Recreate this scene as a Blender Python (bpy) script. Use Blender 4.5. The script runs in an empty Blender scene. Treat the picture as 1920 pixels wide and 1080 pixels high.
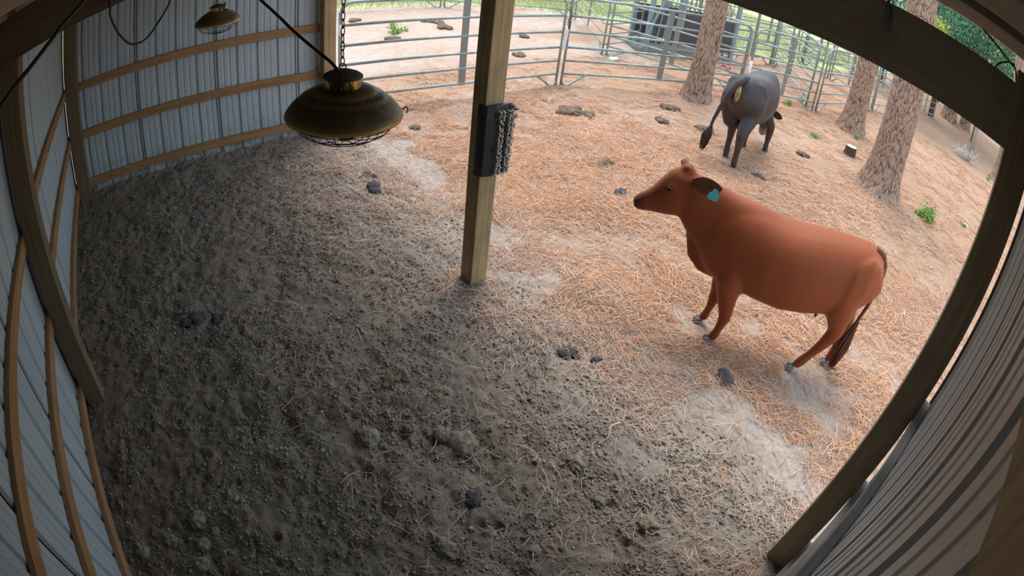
import bpy, math, random
import numpy as np
from mathutils import Matrix, Vector
sc = bpy.context.scene
C = sc.collection
random.seed(7); rng = np.random.default_rng(11)

# ------------------------------------------------------------------ camera
CAM = (0.8763, 1.4150, 2.4858)
Rm = [[0.78335, -0.61154, 0.11124], [0.27147, 0.49759, 0.82384], [0.55917, 0.61516, -0.55580]]
cd = bpy.data.cameras.new('camera'); cam = bpy.data.objects.new('camera', cd); C.objects.link(cam)
cam.matrix_world = Matrix([[Rm[0][i], Rm[1][i], -Rm[2][i], CAM[i]] for i in range(3)] + [[0, 0, 0, 1]])
cd.type = 'PANO'
cc = cd if hasattr(cd, 'panorama_type') else cd.cycles
cc.panorama_type = 'FISHEYE_LENS_POLYNOMIAL'; cc.fisheye_fov = 3.6
cc.fisheye_polynomial_k0 = 0.0
_k = [0.99513171, -0.15053162, -0.04807717, 0.24778652]
for _i, _v in enumerate(_k):
    setattr(cc, 'fisheye_polynomial_k%d' % (_i + 1), -_v * ((1920 / 36) / 1000) ** (_i + 1))
cd.sensor_width = 36; cd.sensor_fit = 'HORIZONTAL'
cd.shift_x = -(962.2204 - 960) / 1920
cd.shift_y = (478.6596 - 540) / 1080
cd.clip_start = 0.02; cd.clip_end = 500
sc.camera = cam

# ------------------------------------------------------------------ light
w = bpy.data.worlds.new('world'); sc.world = w; w.use_nodes = True
nt = w.node_tree; bg = nt.nodes['Background']
tc = nt.nodes.new('ShaderNodeTexCoord'); sep = nt.nodes.new('ShaderNodeSeparateXYZ'); rp = nt.nodes.new('ShaderNodeValToRGB')
nt.links.new(tc.outputs['Generated'], sep.inputs[0]); nt.links.new(sep.outputs['Z'], rp.inputs[0]); nt.links.new(rp.outputs[0], bg.inputs[0])
rp.color_ramp.elements[0].color = (.80, .90, 1.0, 1); rp.color_ramp.elements[1].color = (.62, .78, 1.0, 1)
bg.inputs[1].default_value = 1.7
sl = bpy.data.lights.new('sun', 'SUN'); sl.energy = 3.0; sl.angle = math.radians(35); sl.color = (1, .90, .78)
so = bpy.data.objects.new('sun', sl); C.objects.link(so); so.location = (6, 2, 14)
so.rotation_euler = Vector((-.35, -.40, -1.0)).to_track_quat('-Z', 'Y').to_euler()
vs = sc.view_settings; vs.view_transform = 'Standard'; vs.look = 'None'; vs.gamma = 1; vs.exposure = 0.25
try: vs.use_curve_mapping = False
except Exception: pass

# ------------------------------------------------------------------ helpers
def prop(o, label=None, cat=None, group=None, kind=None):
    if label: o['label'] = label
    if cat: o['category'] = cat
    if group: o['group'] = group
    if kind: o['kind'] = kind
    return o
def empty(name, loc=(0, 0, 0), rotz=0, **k):
    o = bpy.data.objects.new(name, None); C.objects.link(o); o.location = loc; o.rotation_euler = (0, 0, rotz)
    o.empty_display_size = .1
    return prop(o, **k)
class MB:
    def __init__(s): s.v = []; s.f = []
    def add(s, vs, fs):
        n = len(s.v); s.v += [tuple(map(float, p)) for p in vs]; s.f += [tuple(n + i for i in f) for f in fs]; return s
    def box(s, lo, hi, j=0):
        x0, y0, z0 = lo; x1, y1, z1 = hi
        return s.add([(x0, y0, z0), (x1, y0, z0), (x1, y1, z0), (x0, y1, z0), (x0, y0, z1), (x1, y0, z1), (x1, y1, z1), (x0, y1, z1)],
                     [(0, 3, 2, 1), (4, 5, 6, 7), (0, 1, 5, 4), (1, 2, 6, 5), (2, 3, 7, 6), (3, 0, 4, 7)])
    def tube(s, pts, r, n=8, cap=True, ref=None):
        P = [Vector(p) for p in pts]; R = r if isinstance(r, (list, tuple)) else [r] * len(P)
        up = None; vs = []
        for i, p in enumerate(P):
            t = (P[min(i + 1, len(P) - 1)] - P[max(i - 1, 0)]).normalized()
            if up is None: up = t.orthogonal().normalized()
            up = (up - t * up.dot(t)); up = up.normalized() if up.length > 1e-6 else t.orthogonal().normalized()
            b = t.cross(up)
            for k in range(n):
                a = 2 * math.pi * k / n; vs.append(p + R[i] * (math.cos(a) * up + math.sin(a) * b))
        fs = [(i * n + k, i * n + (k + 1) % n, (i + 1) * n + (k + 1) % n, (i + 1) * n + k) for i in range(len(P) - 1) for k in range(n)]
        if cap: fs += [tuple(range(n - 1, -1, -1)), tuple((len(P) - 1) * n + k for k in range(n))]
        return s.add(vs, fs)
    def lathe(s, prof, c=(0, 0, 0), n=48):
        vs = []; fs = []; m = len(prof)
        for k in range(n):
            a = 2 * math.pi * k / n
            vs += [(c[0] + r * math.cos(a), c[1] + r * math.sin(a), c[2] + z) for r, z in prof]
        for k in range(n):
            for i in range(m - 1): fs.append((k * m + i, ((k + 1) % n) * m + i, ((k + 1) % n) * m + i + 1, k * m + i + 1))
        return s.add(vs, fs)
    def obj(s, name, mat, parent=None, smooth=False, bevel=0):
        me = bpy.data.meshes.new(name); me.from_pydata(s.v, [], s.f); me.validate(); me.materials.append(mat)
        if smooth: me.polygons.foreach_set('use_smooth', [True] * len(me.polygons))
        o = bpy.data.objects.new(name, me); C.objects.link(o); o.parent = parent
        if bevel:
            b = o.modifiers.new('bevel', 'BEVEL'); b.width = bevel; b.segments = 2; b.limit_method = 'ANGLE'
        return o
def npmesh(name, V, F, mat, parent=None, smooth=False, col=None):
    """fast mesh from arrays; F is (n,3) or (n,4)"""
    V = np.asarray(V, np.float32); F = np.asarray(F, np.int32); k = F.shape[1]
    me = bpy.data.meshes.new(name); me.vertices.add(len(V)); me.vertices.foreach_set('co', V.ravel())
    me.loops.add(F.size); me.loops.foreach_set('vertex_index', F.ravel())
    me.polygons.add(len(F)); me.polygons.foreach_set('loop_start', np.arange(0, F.size, k, dtype=np.int32))
    try: me.polygons.foreach_set('loop_total', np.full(len(F), k, np.int32))
    except Exception: pass
    me.update(calc_edges=True)
    if smooth: me.polygons.foreach_set('use_smooth', np.ones(len(F), bool))
    if col is not None:
        at = me.color_attributes.new('Col', 'FLOAT_COLOR', 'POINT'); c4 = np.ones((len(V), 4), np.float32); c4[:, :col.shape[1]] = col
        at.data.foreach_set('color', c4.ravel())
    me.materials.append(mat); o = bpy.data.objects.new(name, me); C.objects.link(o); o.parent = parent
    return o
def copy_tree(o, parent=None):
    c = o.copy(); C.objects.link(c); c.parent = parent
    for ch in list(o.children): copy_tree(ch, c)
    return c
# numpy value noise
_T = rng.random((256, 256))
def vn(x, y):
    xi = np.floor(x).astype(int); yi = np.floor(y).astype(int); fx = x - xi; fy = y - yi
    fx = fx * fx * (3 - 2 * fx); fy = fy * fy * (3 - 2 * fy); g = lambda a, b: _T[a & 255, b & 255]
    return (g(xi, yi) * (1 - fx) + g(xi + 1, yi) * fx) * (1 - fy) + (g(xi, yi + 1) * (1 - fx) + g(xi + 1, yi + 1) * fx) * fy
def fbm(x, y, o=4, s=0.0):
    t = 0; a = .5; n = 0
    for i in range(o): t = t + a * vn(x * 2 ** i + 17.3 * i + s, y * 2 ** i - 9.1 * i + s); n += a; a *= .5
    return t / n
def ss(a, b, x): t = np.clip((x - a) / (b - a), 0, 1); return t * t * (3 - 2 * t)

# ------------------------------------------------------------------ materials
def mat(name, base=(.5, .5, .5), rough=.7, metal=0, spec=.3):
    m = bpy.data.materials.new(name); m.use_nodes = True; n = m.node_tree.nodes; b = n['Principled BSDF']
    b.inputs['Base Color'].default_value = (*base, 1); b.inputs['Roughness'].default_value = rough
    b.inputs['Metallic'].default_value = metal; b.inputs['Specular IOR Level'].default_value = spec
    return m, m.node_tree, b
def nd(t, ty, **k):
    n = t.nodes.new(ty)
    for a, v in k.items():
        if a in n.inputs: n.inputs[a].default_value = v
        else: setattr(n, a, v)
    return n
def mapped(t, scale=(1, 1, 1), src='Object'):
    c = nd(t, 'ShaderNodeTexCoord'); m = nd(t, 'ShaderNodeMapping'); m.inputs['Scale'].default_value = scale
    t.links.new(c.outputs[src], m.inputs[0]); return m.outputs[0]
def noise(t, vec, scale, detail=4, rough=.6, dist=0):
    n = nd(t, 'ShaderNodeTexNoise'); n.inputs['Scale'].default_value = scale; n.inputs['Detail'].default_value = detail
    n.inputs['Roughness'].default_value = rough; n.inputs['Distortion'].default_value = dist
    if vec is not None: t.links.new(vec, n.inputs['Vector'])
    return n.outputs['Fac']
def ramp(t, fac, stops):
    r = nd(t, 'ShaderNodeValToRGB'); e = r.color_ramp.elements
    while len(e) < len(stops): e.new(.5)
    for i, (p, c) in enumerate(stops): e[i].position = p; e[i].color = (*c, 1) if len(c) == 3 else c
    t.links.new(fac, r.inputs[0]); return r.outputs[0]
def mix(t, fac, a, b, mode='MIX'):
    m = nd(t, 'ShaderNodeMix', data_type='RGBA', blend_type=mode)
    for i, v in ((0, fac), (6, a), (7, b)):
        if isinstance(v, (int, float)): m.inputs[i].default_value = v
        elif isinstance(v, tuple): m.inputs[i].default_value = (*v, 1)
        else: t.links.new(v, m.inputs[i])
    return m.outputs[2]
def bump(t, b, h, strength=.3, dist=.01):
    n = nd(t, 'ShaderNodeBump'); n.inputs['Strength'].default_value = strength; n.inputs['Distance'].default_value = dist
    t.links.new(h, n.inputs['Height']); t.links.new(n.outputs[0], b.inputs['Normal'])

def wood(name, c0, c1, axis='Z', spec=.15, dirt=(.10, .08, .06), dirtamt=.5):
    m, t, b = mat(name, rough=.8, spec=spec)
    s = {'Z': (22, 22, .9), 'X': (.9, 22, 22), 'Y': (22, .9, 22)}[axis]
    v = mapped(t, s); g = noise(t, v, 1.6, 6, .65, .6)
    col = ramp(t, g, [(.30, c0), (.68, c1)])
    v2 = mapped(t, (1, 1, 1)); d = noise(t, v2, 3.2, 5, .6)
    df = ramp(t, d, [(.45, (0, 0, 0)), (.80, (dirtamt,) * 3)])
    col = mix(t, df, col, dirt)
    kn = nd(t, 'ShaderNodeTexVoronoi'); kn.inputs['Scale'].default_value = 2.3
    t.links.new(mapped(t, {'Z': (2, 2, .8), 'X': (.8, 2, 2), 'Y': (2, .8, 2)}[axis]), kn.inputs['Vector'])
    kf = ramp(t, kn.outputs['Distance'], [(.03, (.75, .75, .75)), (.09, (0, 0, 0))])
    col = mix(t, kf, col, tuple(x * .35 for x in c0))
    t.links.new(col, b.inputs['Base Color']); bump(t, b, g, .35, .004); return m
M = {}
M['post'] = wood('post_wood', (.30, .22, .11), (.52, .40, .22))
M['girtpost'] = wood('orange_post_wood', (.33, .20, .10), (.56, .37, .20))
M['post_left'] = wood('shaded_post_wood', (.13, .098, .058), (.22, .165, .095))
M['post_dark'] = wood('old_post_wood', (.27, .205, .12), (.42, .33, .21))
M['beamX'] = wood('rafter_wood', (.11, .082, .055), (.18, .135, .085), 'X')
M['header'] = wood('header_wood', (.32, .27, .205), (.42, .36, .28), 'Y')
M['girtX'] = wood('girt_wood_x', (.23, .125, .055), (.42, .245, .115), 'X', dirtamt=.35)
M['girtY'] = wood('girt_wood_y', (.23, .125, .055), (.42, .245, .115), 'Y', dirtamt=.35)
M['dust'] = wood('dusty_board', (.20, .19, .17), (.33, .31, .28), 'X')
def sheet(name, c, axis):
    m, t, b = mat(name, rough=.42, spec=.45)
    v = mapped(t, (1, 1, 1)); n1 = noise(t, v, 2.2, 5, .6); n2 = noise(t, v, 38, 3, .7)
    col = mix(t, ramp(t, n1, [(.3, (0, 0, 0)), (.75, (.5, .5, .5))]), c, tuple(x * .72 for x in c))
    col = mix(t, ramp(t, n2, [(.66, (0, 0, 0)), (.74, (.7, .7, .7))]), col, (.09, .08, .07))
    s = nd(t, 'ShaderNodeSeparateXYZ'); t.links.new(mapped(t), s.inputs[0])
    low = ramp(t, s.outputs['Z'], [(.05, (.75, .75, .75)), (.34, (0, 0, 0))])
    n3 = noise(t, v, 9, 5, .7); low = mix(t, 1.0, low, ramp(t, n3, [(.40, (0, 0, 0)), (.62, (1, 1, 1))]), 'MULTIPLY')
    col = mix(t, low, col, (.17, .14, .11)); t.links.new(col, b.inputs['Base Color']); return m
M['sheet'] = sheet('painted_metal_sheet', (.43, .50, .53), 'Z')
M['sheet_r'] = sheet('dusty_painted_metal_sheet', (.46, .46, .45), 'Z')
M['roofm'] = mat('roof_metal', (.16, .15, .13), .6)[0]
def pipe():
    m, t, b = mat('galvanised_pipe', rough=.45, spec=.4, metal=.25); v = mapped(t); n = noise(t, v, 7, 5, .7)
    t.links.new(ramp(t, n, [(.35, (.22, .27, .25)), (.62, (.34, .40, .38)), (.75, (.42, .41, .37))]), b.inputs['Base Color']); return m
M['pipe'] = pipe()
M['strap'] = mat('grey_steel_strap', (.22, .22, .195), .6)[0]
M['white'] = mat('white_tie', (.8, .8, .8), .5)[0]
M['black'] = mat('black_rubber', (.022, .024, .028), .55)[0]
M['hoof'] = mat('hoof_horn', (.06, .055, .055), .5)[0]
M['hoofg'] = mat('dusty_hoof_horn', (.17, .16, .165), .6)[0]
M['chain'] = mat('dark_chain', (.07, .06, .045), .45, .7)[0]
M['wire'] = mat('cage_wire', (.05, .045, .04), .5, .5)[0]
M['bulb'] = mat('lamp_glass', (.75, .74, .70), .2)[0]
def bronze():
    m, t, b = mat('worn_bronze', rough=.42, spec=.5, metal=.35); v = mapped(t); n = noise(t, v, 11, 6, .7)
    g = nd(t, 'ShaderNodeNewGeometry'); e = ramp(t, g.outputs['Pointiness'], [(.515, (0, 0, 0)), (.56, (1, 1, 1))])
    f = ramp(t, n, [(.56, (0, 0, 0)), (.72, (.55, .55, .55))]); f = mix(t, 1.0, e, f, 'ADD')
    t.links.new(mix(t, f, (.12, .092, .055), (.50, .34, .08)), b.inputs['Base Color'])
    t.links.new(ramp(t, n, [(.3, (.35,) * 3), (.8, (.7,) * 3)]), b.inputs['Roughness']); return m
M['bronze'] = bronze()
def gold():
    m, t, b = mat('rusty_brass', rough=.4, spec=.5, metal=.6); v = mapped(t); n = noise(t, v, 26, 5, .7)
    t.links.new(ramp(t, n, [(.35, (.30, .16, .04)), (.55, (.72, .50, .12)), (.7, (.80, .60, .20))]), b.inputs['Base Color']); return m
M['gold'] = gold()
M['lampdust'] = mat('dusty_lamp_top', (.12, .115, .10), .9)[0]
def hide(name, c0, c1, spec=.35, rough=.42):
    m, t, b = mat(name, rough=rough, spec=spec); v = mapped(t); n = noise(t, v, 3.0, 5, .6); f = noise(t, mapped(t, (60, 200, 200)), 1.5, 3, .6)
    a = nd(t, 'ShaderNodeVertexColor'); a.layer_name = 'Col'
    col = mix(t, n, c0, c1); col = mix(t, 1.0, col, a.outputs[0], 'MULTIPLY'); t.links.new(col, b.inputs['Base Color'])
    bump(t, b, f, .12, .003); b.inputs['Sheen Weight'].default_value = .03
    return m
M['redhide'] = hide('red_hide', (.215, .052, .019), (.33, .090, .033), .16, .52)
M['blackhide'] = hide('black_hide', (.028, .022, .022), (.055, .040, .038), .3, .48)
M['redhair'] = mat('dark_red_hair', (.14, .05, .028), .6)[0]; M['redear'] = mat('red_ear', (.22, .075, .035), .6)[0]
M['blackhair'] = mat('black_hair', (.05, .035, .03), .55)[0]
M['eye'] = mat('dark_eye', (.012, .008, .008), .12)[0]
M['nose'] = mat('muzzle_skin', (.10, .065, .06), .35)[0]
M['tag'] = mat('turquoise_tag', (.10, .50, .48), .4)[0]
M['pale'] = mat('pale_skin', (.48, .42, .20), .6)[0]
def bark(name, c0, c1, c2):
    m, t, b = mat(name, rough=.95, spec=.1); a = nd(t, 'ShaderNodeVertexColor'); a.layer_name = 'Col'
    v = mapped(t); n = noise(t, v, 9, 6, .7); n2 = noise(t, mapped(t, (1, 1, .35)), 34, 4, .7)
    plate = mix(t, ramp(t, n, [(.35, (0, 0, 0)), (.65, (1, 1, 1))]), c1, c2)
    plate = mix(t, ramp(t, n2, [(.4, (0, 0, 0)), (.6, (.6, .6, .6))]), plate, tuple(x * .55 for x in c1))
    t.links.new(mix(t, a.outputs[0], c0, plate), b.inputs['Base Color']); bump(t, b, n2, .6, .01); return m
M['bark'] = bark('pine_bark', (.085, .06, .045), (.37, .265, .20), (.46, .29, .20))
def vcol(name, rough=.85, spec=.15, tr=0):
    m, t, b = mat(name, rough=rough, spec=spec); a = nd(t, 'ShaderNodeVertexColor'); a.layer_name = 'Col'
    t.links.new(a.outputs[0], b.inputs['Base Color'])
    return m
M['needle'] = vcol('pine_straw'); M['crumb'] = vcol('soil_crumbs'); M['leaf'] = vcol('leaf', .6)
def dungm(name, c0, c1):
    m, t, b = mat(name, rough=.85, spec=.15); n = noise(t, mapped(t), 22, 6, .7)
    t.links.new(ramp(t, n, [(.35, c0), (.7, c1)]), b.inputs['Base Color']); bump(t, b, n, .8, .015); return m
M['dung'] = dungm('dried_manure', (.10, .07, .045), (.27, .20, .14))
M['dungd'] = dungm('dark_manure', (.045, .042, .045), (.13, .12, .115))
M['clod'] = dungm('grey_soil_clod', (.17, .145, .11), (.36, .32, .26))
def ground():
    m, t, b = mat('ground_soil_and_straw', rough=.95, spec=.08); a = nd(t, 'ShaderNodeVertexColor'); a.layer_name = 'Col'
    s = nd(t, 'ShaderNodeSeparateColor'); t.links.new(a.outputs[0], s.inputs[0]); v = mapped(t)
    n1 = noise(t, v, 2.2, 6, .65); n2 = noise(t, v, 17, 6, .7); n3 = noise(t, v, 70, 4, .75); n4 = noise(t, mapped(t, (1, 1, 1)), 5.5, 5, .7, .4)
    dirt = mix(t, ramp(t, n2, [(.3, (0, 0, 0)), (.7, (1, 1, 1))]), (.16, .126, .096), (.30, .25, .20))
    dirt = mix(t, ramp(t, n3, [(.35, (.7, .7, .7)), (.6, (0, 0, 0))]), dirt, (.13, .105, .08))
    sand = mix(t, ramp(t, n2, [(.3, (0, 0, 0)), (.7, (1, 1, 1))]), (.42, .37, .335), (.68, .62, .57))
    straw = mix(t, ramp(t, n3, [(.35, (0, 0, 0)), (.65, (1, 1, 1))]), (.29, .165, .10), (.53, .35, .24))
    straw = mix(t, ramp(t, n2, [(.4, (0, 0, 0)), (.75, (.5, .5, .5))]), straw, (.46, .34, .26))
    grass = mix(t, ramp(t, n4, [(.3, (0, 0, 0)), (.7, (1, 1, 1))]), (.36, .42, .17), (.58, .58, .34))
    n5 = mix(t, .5, n4, n2)
    def edge(ch, n, wd=.35, s0=.62):   # noise-broken threshold of a painted mask
        k = nd(t, 'ShaderNodeMath', operation='ADD'); t.links.new(ch, k.inputs[0]); t.links.new(n, k.inputs[1])
        return ramp(t, k.outputs[0], [(s0, (0, 0, 0)), (min(s0 + wd, 1.0), (1, 1, 1))])
    col = mix(t, s.outputs[2], dirt, sand)                 # B: sand
    col = mix(t, edge(s.outputs[0], n5, .38, .62), col, straw)  # R: pine straw
    col = mix(t, edge(s.outputs[1], n4, .2, .75), col, grass)   # G: grass
    t.links.new(col, b.inputs['Base Color'])
    h = mix(t, .5, n2, n3); bump(t, b, h, .9, .02); return m
M['ground'] = ground()

# ------------------------------------------------------------------ dimensions of the shed
S = .14; W = 2.973; LY = 7.204; YM = 4.192; YB = 4.062; YC = 1.2476
GZ = (.088, .6406, 1.168, 2.34); GH = .0889

# ------------------------------------------------------------------ ground
pits = [(1.77,3.08,.037),(1.48,2.97,.036),(1.48,3.04,.024),(1.46,2.56,.031),(1.81,2.42,.031),(.64,3.28,.025),(.84,3.22,.022),(.8,3.23,.018),(.9,2.82,.026),(.45,3.79,.028),(.35,3.78,.021),(.48,3.54,.02),(.14,3.52,.02),(2.33,1.91,.032),(2.35,1.85,.029),(2.67,2.33,.022),(.43,3.1,.018),(.64,3.38,.019),(.07,3.28,.019),(1.59,3.33,.023),(1.42,2.78,.017)]
for _ in range(46):
    pits.append((random.uniform(.1, 2.4), random.uniform(2.2, 5.4), random.uniform(.014, .026)))
feet = [(3.937,2.628),(4.069,2.799),(4.246,2.063),(4.563,1.893),(6.945,4.339),(7.2,4.617),(8.104,4.501),(7.85,4.70)]
straw_mounds = [(3.55,3.55,.5,.06),(3.62,2.35,.38,.05),(3.4,2.05,.4,.05),(3.0,3.35,.35,.05),(3.5,4.9,.6,.05),(4.7,4.6,.7,.05),(5.6,5.6,.7,.05),(4.0,5.9,.6,.04),(6.3,4.2,.8,.04),(7.5,3.0,1.0,.05),(6.2,1.8,.8,.05)]
def H(x, y):
    ins = 1 - ss(2.6, 3.6, x)
    h = (fbm(x * 1.1, y * 1.1, 3) - .5) * .07 + (fbm(x * 5, y * 5, 3, 5) - .5) * (.045 * ins + .02)
    r = np.abs(fbm(x * 3.1 + .4 * y, y * 3.1 - x, 3, 9) - .5); h = h - np.exp(-(r / .03) ** 2) * .012 * ins
    h = h + (fbm(x * 22, y * 22, 2, 3) - .5) * (.022 * ins + .008)
    for a, b_, rr, hh in straw_mounds: h = h + hh * np.exp(-(((x - a) ** 2 + (y - b_) ** 2) / rr ** 2 * 2.2))
    for a, b_, rr in pits:
        rr = rr * 1.3
        d = np.hypot(x - a, y - b_); h = h - .95 * rr * np.clip(1 - d / rr, 0, 1) + .12 * rr * np.exp(-((d - rr * 1.15) / (rr * .35)) ** 2)
    k = np.ones_like(h)
    for a, b_ in feet: k = k * (1 - .95 * np.exp(-((x - a) ** 2 + (y - b_) ** 2) / .02))
    for a, b_ in ((.1, YM), (2.9, YB), (2.9, YC)): k = k * (1 - .8 * np.exp(-((x - a) ** 2 + (y - b_) ** 2) / .05))
    far = ss(14, 40, np.hypot(x, y))
    return h * k * (1 - far)
def Hs(x, y): return float(H(np.array([float(x)]), np.array([float(y)]))[0])
def masks(x, y):
    base = 2.35 + .25 * np.sin(y * 1.3) + .30 * ss(4.5, 7, y) - .35 * ss(2.8, 1.2, y)
    st = ss(base, base + 2.6, x) * .92
    st = np.maximum(st, ss(7.1, 7.6, y) * .95)
    st = np.maximum(st, .8 * ss(1.15, .9, y))
    sandy = fbm(x * .55, y * .55, 3, 21); sd = ss(.50, .62, sandy) * ss(2.6, 3.4, x)
    p = ss(1.3, .3, np.hypot((x - 7.3) / 1.6, (y - 6.2) / .9)) ; sd = np.maximum(sd, p)
    sd = np.maximum(sd, ss(1.2, .4, np.hypot((x - 3.5) / 1.3, (y - 4.1) / .8)))
    sd = np.maximum(sd, .9 * ss(8.2, 9.5, y) * ss(10.5, 8.5, x))
    st = st * (1 - .30 * ss(7.6, 8.6, y)) * (1 - .22 * ss(5.6, 4.0, x)); st = st * (1 - .48 * sd) * (.80 + .25 * fbm(x * 1.7, y * 1.7, 3, 2))
    sb = np.clip(.10 * ss(.4, 1.6, x) + .65 * ss(2.2, 3.8, x) + .5 * ss(7.0, 7.5, y), 0, 1)
    # grass beyond the pens
    g = ss(-.6, 1.2, (y - 14.15) + .16 * (x - 9)) * ss(14.5, 12, x)
    g = np.maximum(g, ss(-.5, 1.2, (x - 12.2) * .9 + (y - 12.2) * .75) * ss(6.9, 8.3, y + .0 * x))
    return st, g, sb
def axis(segs):
    out = []
    for a, b_, d0, d1 in segs:
        x = a; d = d0
        n = max(2, int(round(abs(b_ - a) / ((d0 + d1) / 2)))); ds = np.linspace(d0, d1, n); ds = ds / ds.sum() * (b_ - a)
        out += list(a + np.concatenate([[0], np.cumsum(ds)[:-1]]))
    out.append(segs[-1][1]); return np.array(out)
gx = axis([(-40, -1, 6, .6), (-1, -.1, .3, .05), (-.1, 3.2, .011, .011), (3.2, 5, .014, .025), (5, 12, .04, .12), (12, 30, .2, 1.0), (30, 110, 2, 12)])
gy = axis([(-50, 0, 8, .6), (0, 1.1, .2, .03), (1.1, 4.6, .011, .012), (4.6, 7.6, .016, .028), (7.6, 15, .045, .15), (15, 30, .25, 1.2), (30, 110, 2, 12)])
X, Y = np.meshgrid(gx, gy, indexing='ij'); Z = H(X, Y); st, gr, sb = masks(X, Y)
V = np.stack([X, Y, Z], -1).reshape(-1, 3); ny = len(gy)
I = (np.arange(len(gx) - 1)[:, None] * ny + np.arange(ny - 1)[None]).ravel()
F = np.stack([I, I + ny, I + ny + 1, I + 1], -1)
npmesh('ground', V, F, M['ground'], smooth=True, col=np.stack([st, gr, sb], -1).reshape(-1, 3))
C.objects['ground']['kind'] = 'structure'

# pine needles (one mass nobody could count)
def needles(name, N, area, wmul, lo=.06, hi=.15, label=''):
    xs = rng.uniform(area[0], area[1], N * 4); ys = rng.uniform(area[2], area[3], N * 4)
    s_, g_, b_ = masks(xs, ys); cl = fbm(xs * 3.2, ys * 3.2, 3, 31)
    nz = ss(2.35, 3.45, xs + .6 * ss(3.2, 5.2, ys) + .45 * (fbm(xs * .8, ys * .8, 2, 3) - .5) * 2) * .9; pr = (nz * (.25 + .75 * s_)) * (.12 + ss(.40, .60, cl)) * (1 - g_) + .015
    for a, c_, rr, hh in straw_mounds: pr = pr + .9 * np.exp(-(((xs - a) ** 2 + (ys - c_) ** 2) / rr ** 2 * 2.2)) * (s_ > .2)
    keep = rng.random(N * 4) < pr; xs = xs[keep][:N]; ys = ys[keep][:N]; n = len(xs)
    flow = fbm(xs * .9, ys * .9, 2, 44) * 12; a = flow + rng.normal(0, .9, n); L = rng.uniform(lo, hi, n)
    bend = rng.normal(0, .5, n); wd = rng.uniform(.0011, .002, n) * wmul; tilt = rng.uniform(-.05, .20, n)
    z0 = H(xs, ys) + rng.uniform(.002, .022, n)
    P = []
    for k in range(3):
        t = k / 2 - .5; aa = a + bend * t * 1.6
        P.append(np.stack([xs + np.cos(aa) * L * t, ys + np.sin(aa) * L * t, z0 + tilt * L * (t + .5) * rng.choice([1, .3], n) + .006 * (1 - 4 * t * t)], -1))
    P = np.stack(P, 1)  # n,3,3
    nrm = np.stack([-np.sin(a), np.cos(a), rng.uniform(-.3, .3, n)], -1)[:, None, :]
    wv = nrm * wd[:, None, None] * np.array([.6, 1, .5])[None, :, None]
    VV = np.concatenate([P - wv, P + wv], 1).reshape(-1, 3)   # 6 per needle
    b0 = np.arange(n) * 6
    FF = np.concatenate([np.stack([b0 + i, b0 + i + 1, b0 + i + 4, b0 + i + 3], -1) for i in (0, 1)])
    t = rng.random(n)[:, None]; c = np.array([.36, .15, .065]) * (1 - t) + np.array([.78, .47, .28]) * t
    gm = (rng.random(n) < .28 + .6 * ss(4.2, 2.6, xs))[:, None]; c = np.where(gm, np.array([.50, .385, .32]) * (.5 + .8 * t), c)
    col = np.repeat(c, 6, 0)
    o = npmesh(name, VV, FF, M['needle'], col=col)
    return prop(o, label, 'pine straw', kind='stuff')
needles('pine_straw', 150000, (1.2, 7.0, 1.2, 7.6), 1.15, label='fallen orange pine needles strewn over the ground around the open front')
needles('pine_straw', 60000, (3.5, 16, -1, 9), 1.9, .10, .22, label='fallen pine needles scattered across the far pen and slope under the trees')

def blades(name, N, area, label, cond):
    xs = rng.uniform(area[0], area[1], N * 3); ys = rng.uniform(area[2], area[3], N * 3); g_ = masks(xs, ys)[1]
    k = (rng.random(N * 3) < g_) & cond(xs, ys); xs = xs[k][:N]; ys = ys[k][:N]; n = len(xs); L = rng.uniform(.06, .2, n); a = rng.uniform(0, 6.28, n); ln = rng.uniform(.1, .8, n)
    z = H(xs, ys); b0 = np.stack([xs, ys, z - .01], -1); d = np.stack([np.cos(a) * ln, np.sin(a) * ln, np.ones(n)], -1) * L[:, None]; wv = np.stack([-np.sin(a), np.cos(a), 0 * a], -1) * .007
    VV = np.stack([b0 - wv, b0 + wv, b0 + d * .6 + wv * .6, b0 + d], 1).reshape(-1, 3); F = np.arange(n * 4).reshape(n, 4)
    t = rng.random(n)[:, None]; c = np.array([.26, .34, .10]) * (1 - t) + np.array([.62, .58, .36]) * t
    return prop(npmesh(name, VV, F, M['leaf'], col=np.repeat(c, 4, 0)), label, 'grass', kind='stuff')
blades('dry_grass', 30000, (2, 15, 12.5, 18.5), 'ragged green and straw coloured grass beyond the rear pen panels', lambda x, y: x > 1)
blades('pen_grass', 22000, (12, 26, 8, 16), 'thin green grass growing among the back pens', lambda x, y: (x > 15) | (y < 12.5))
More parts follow.
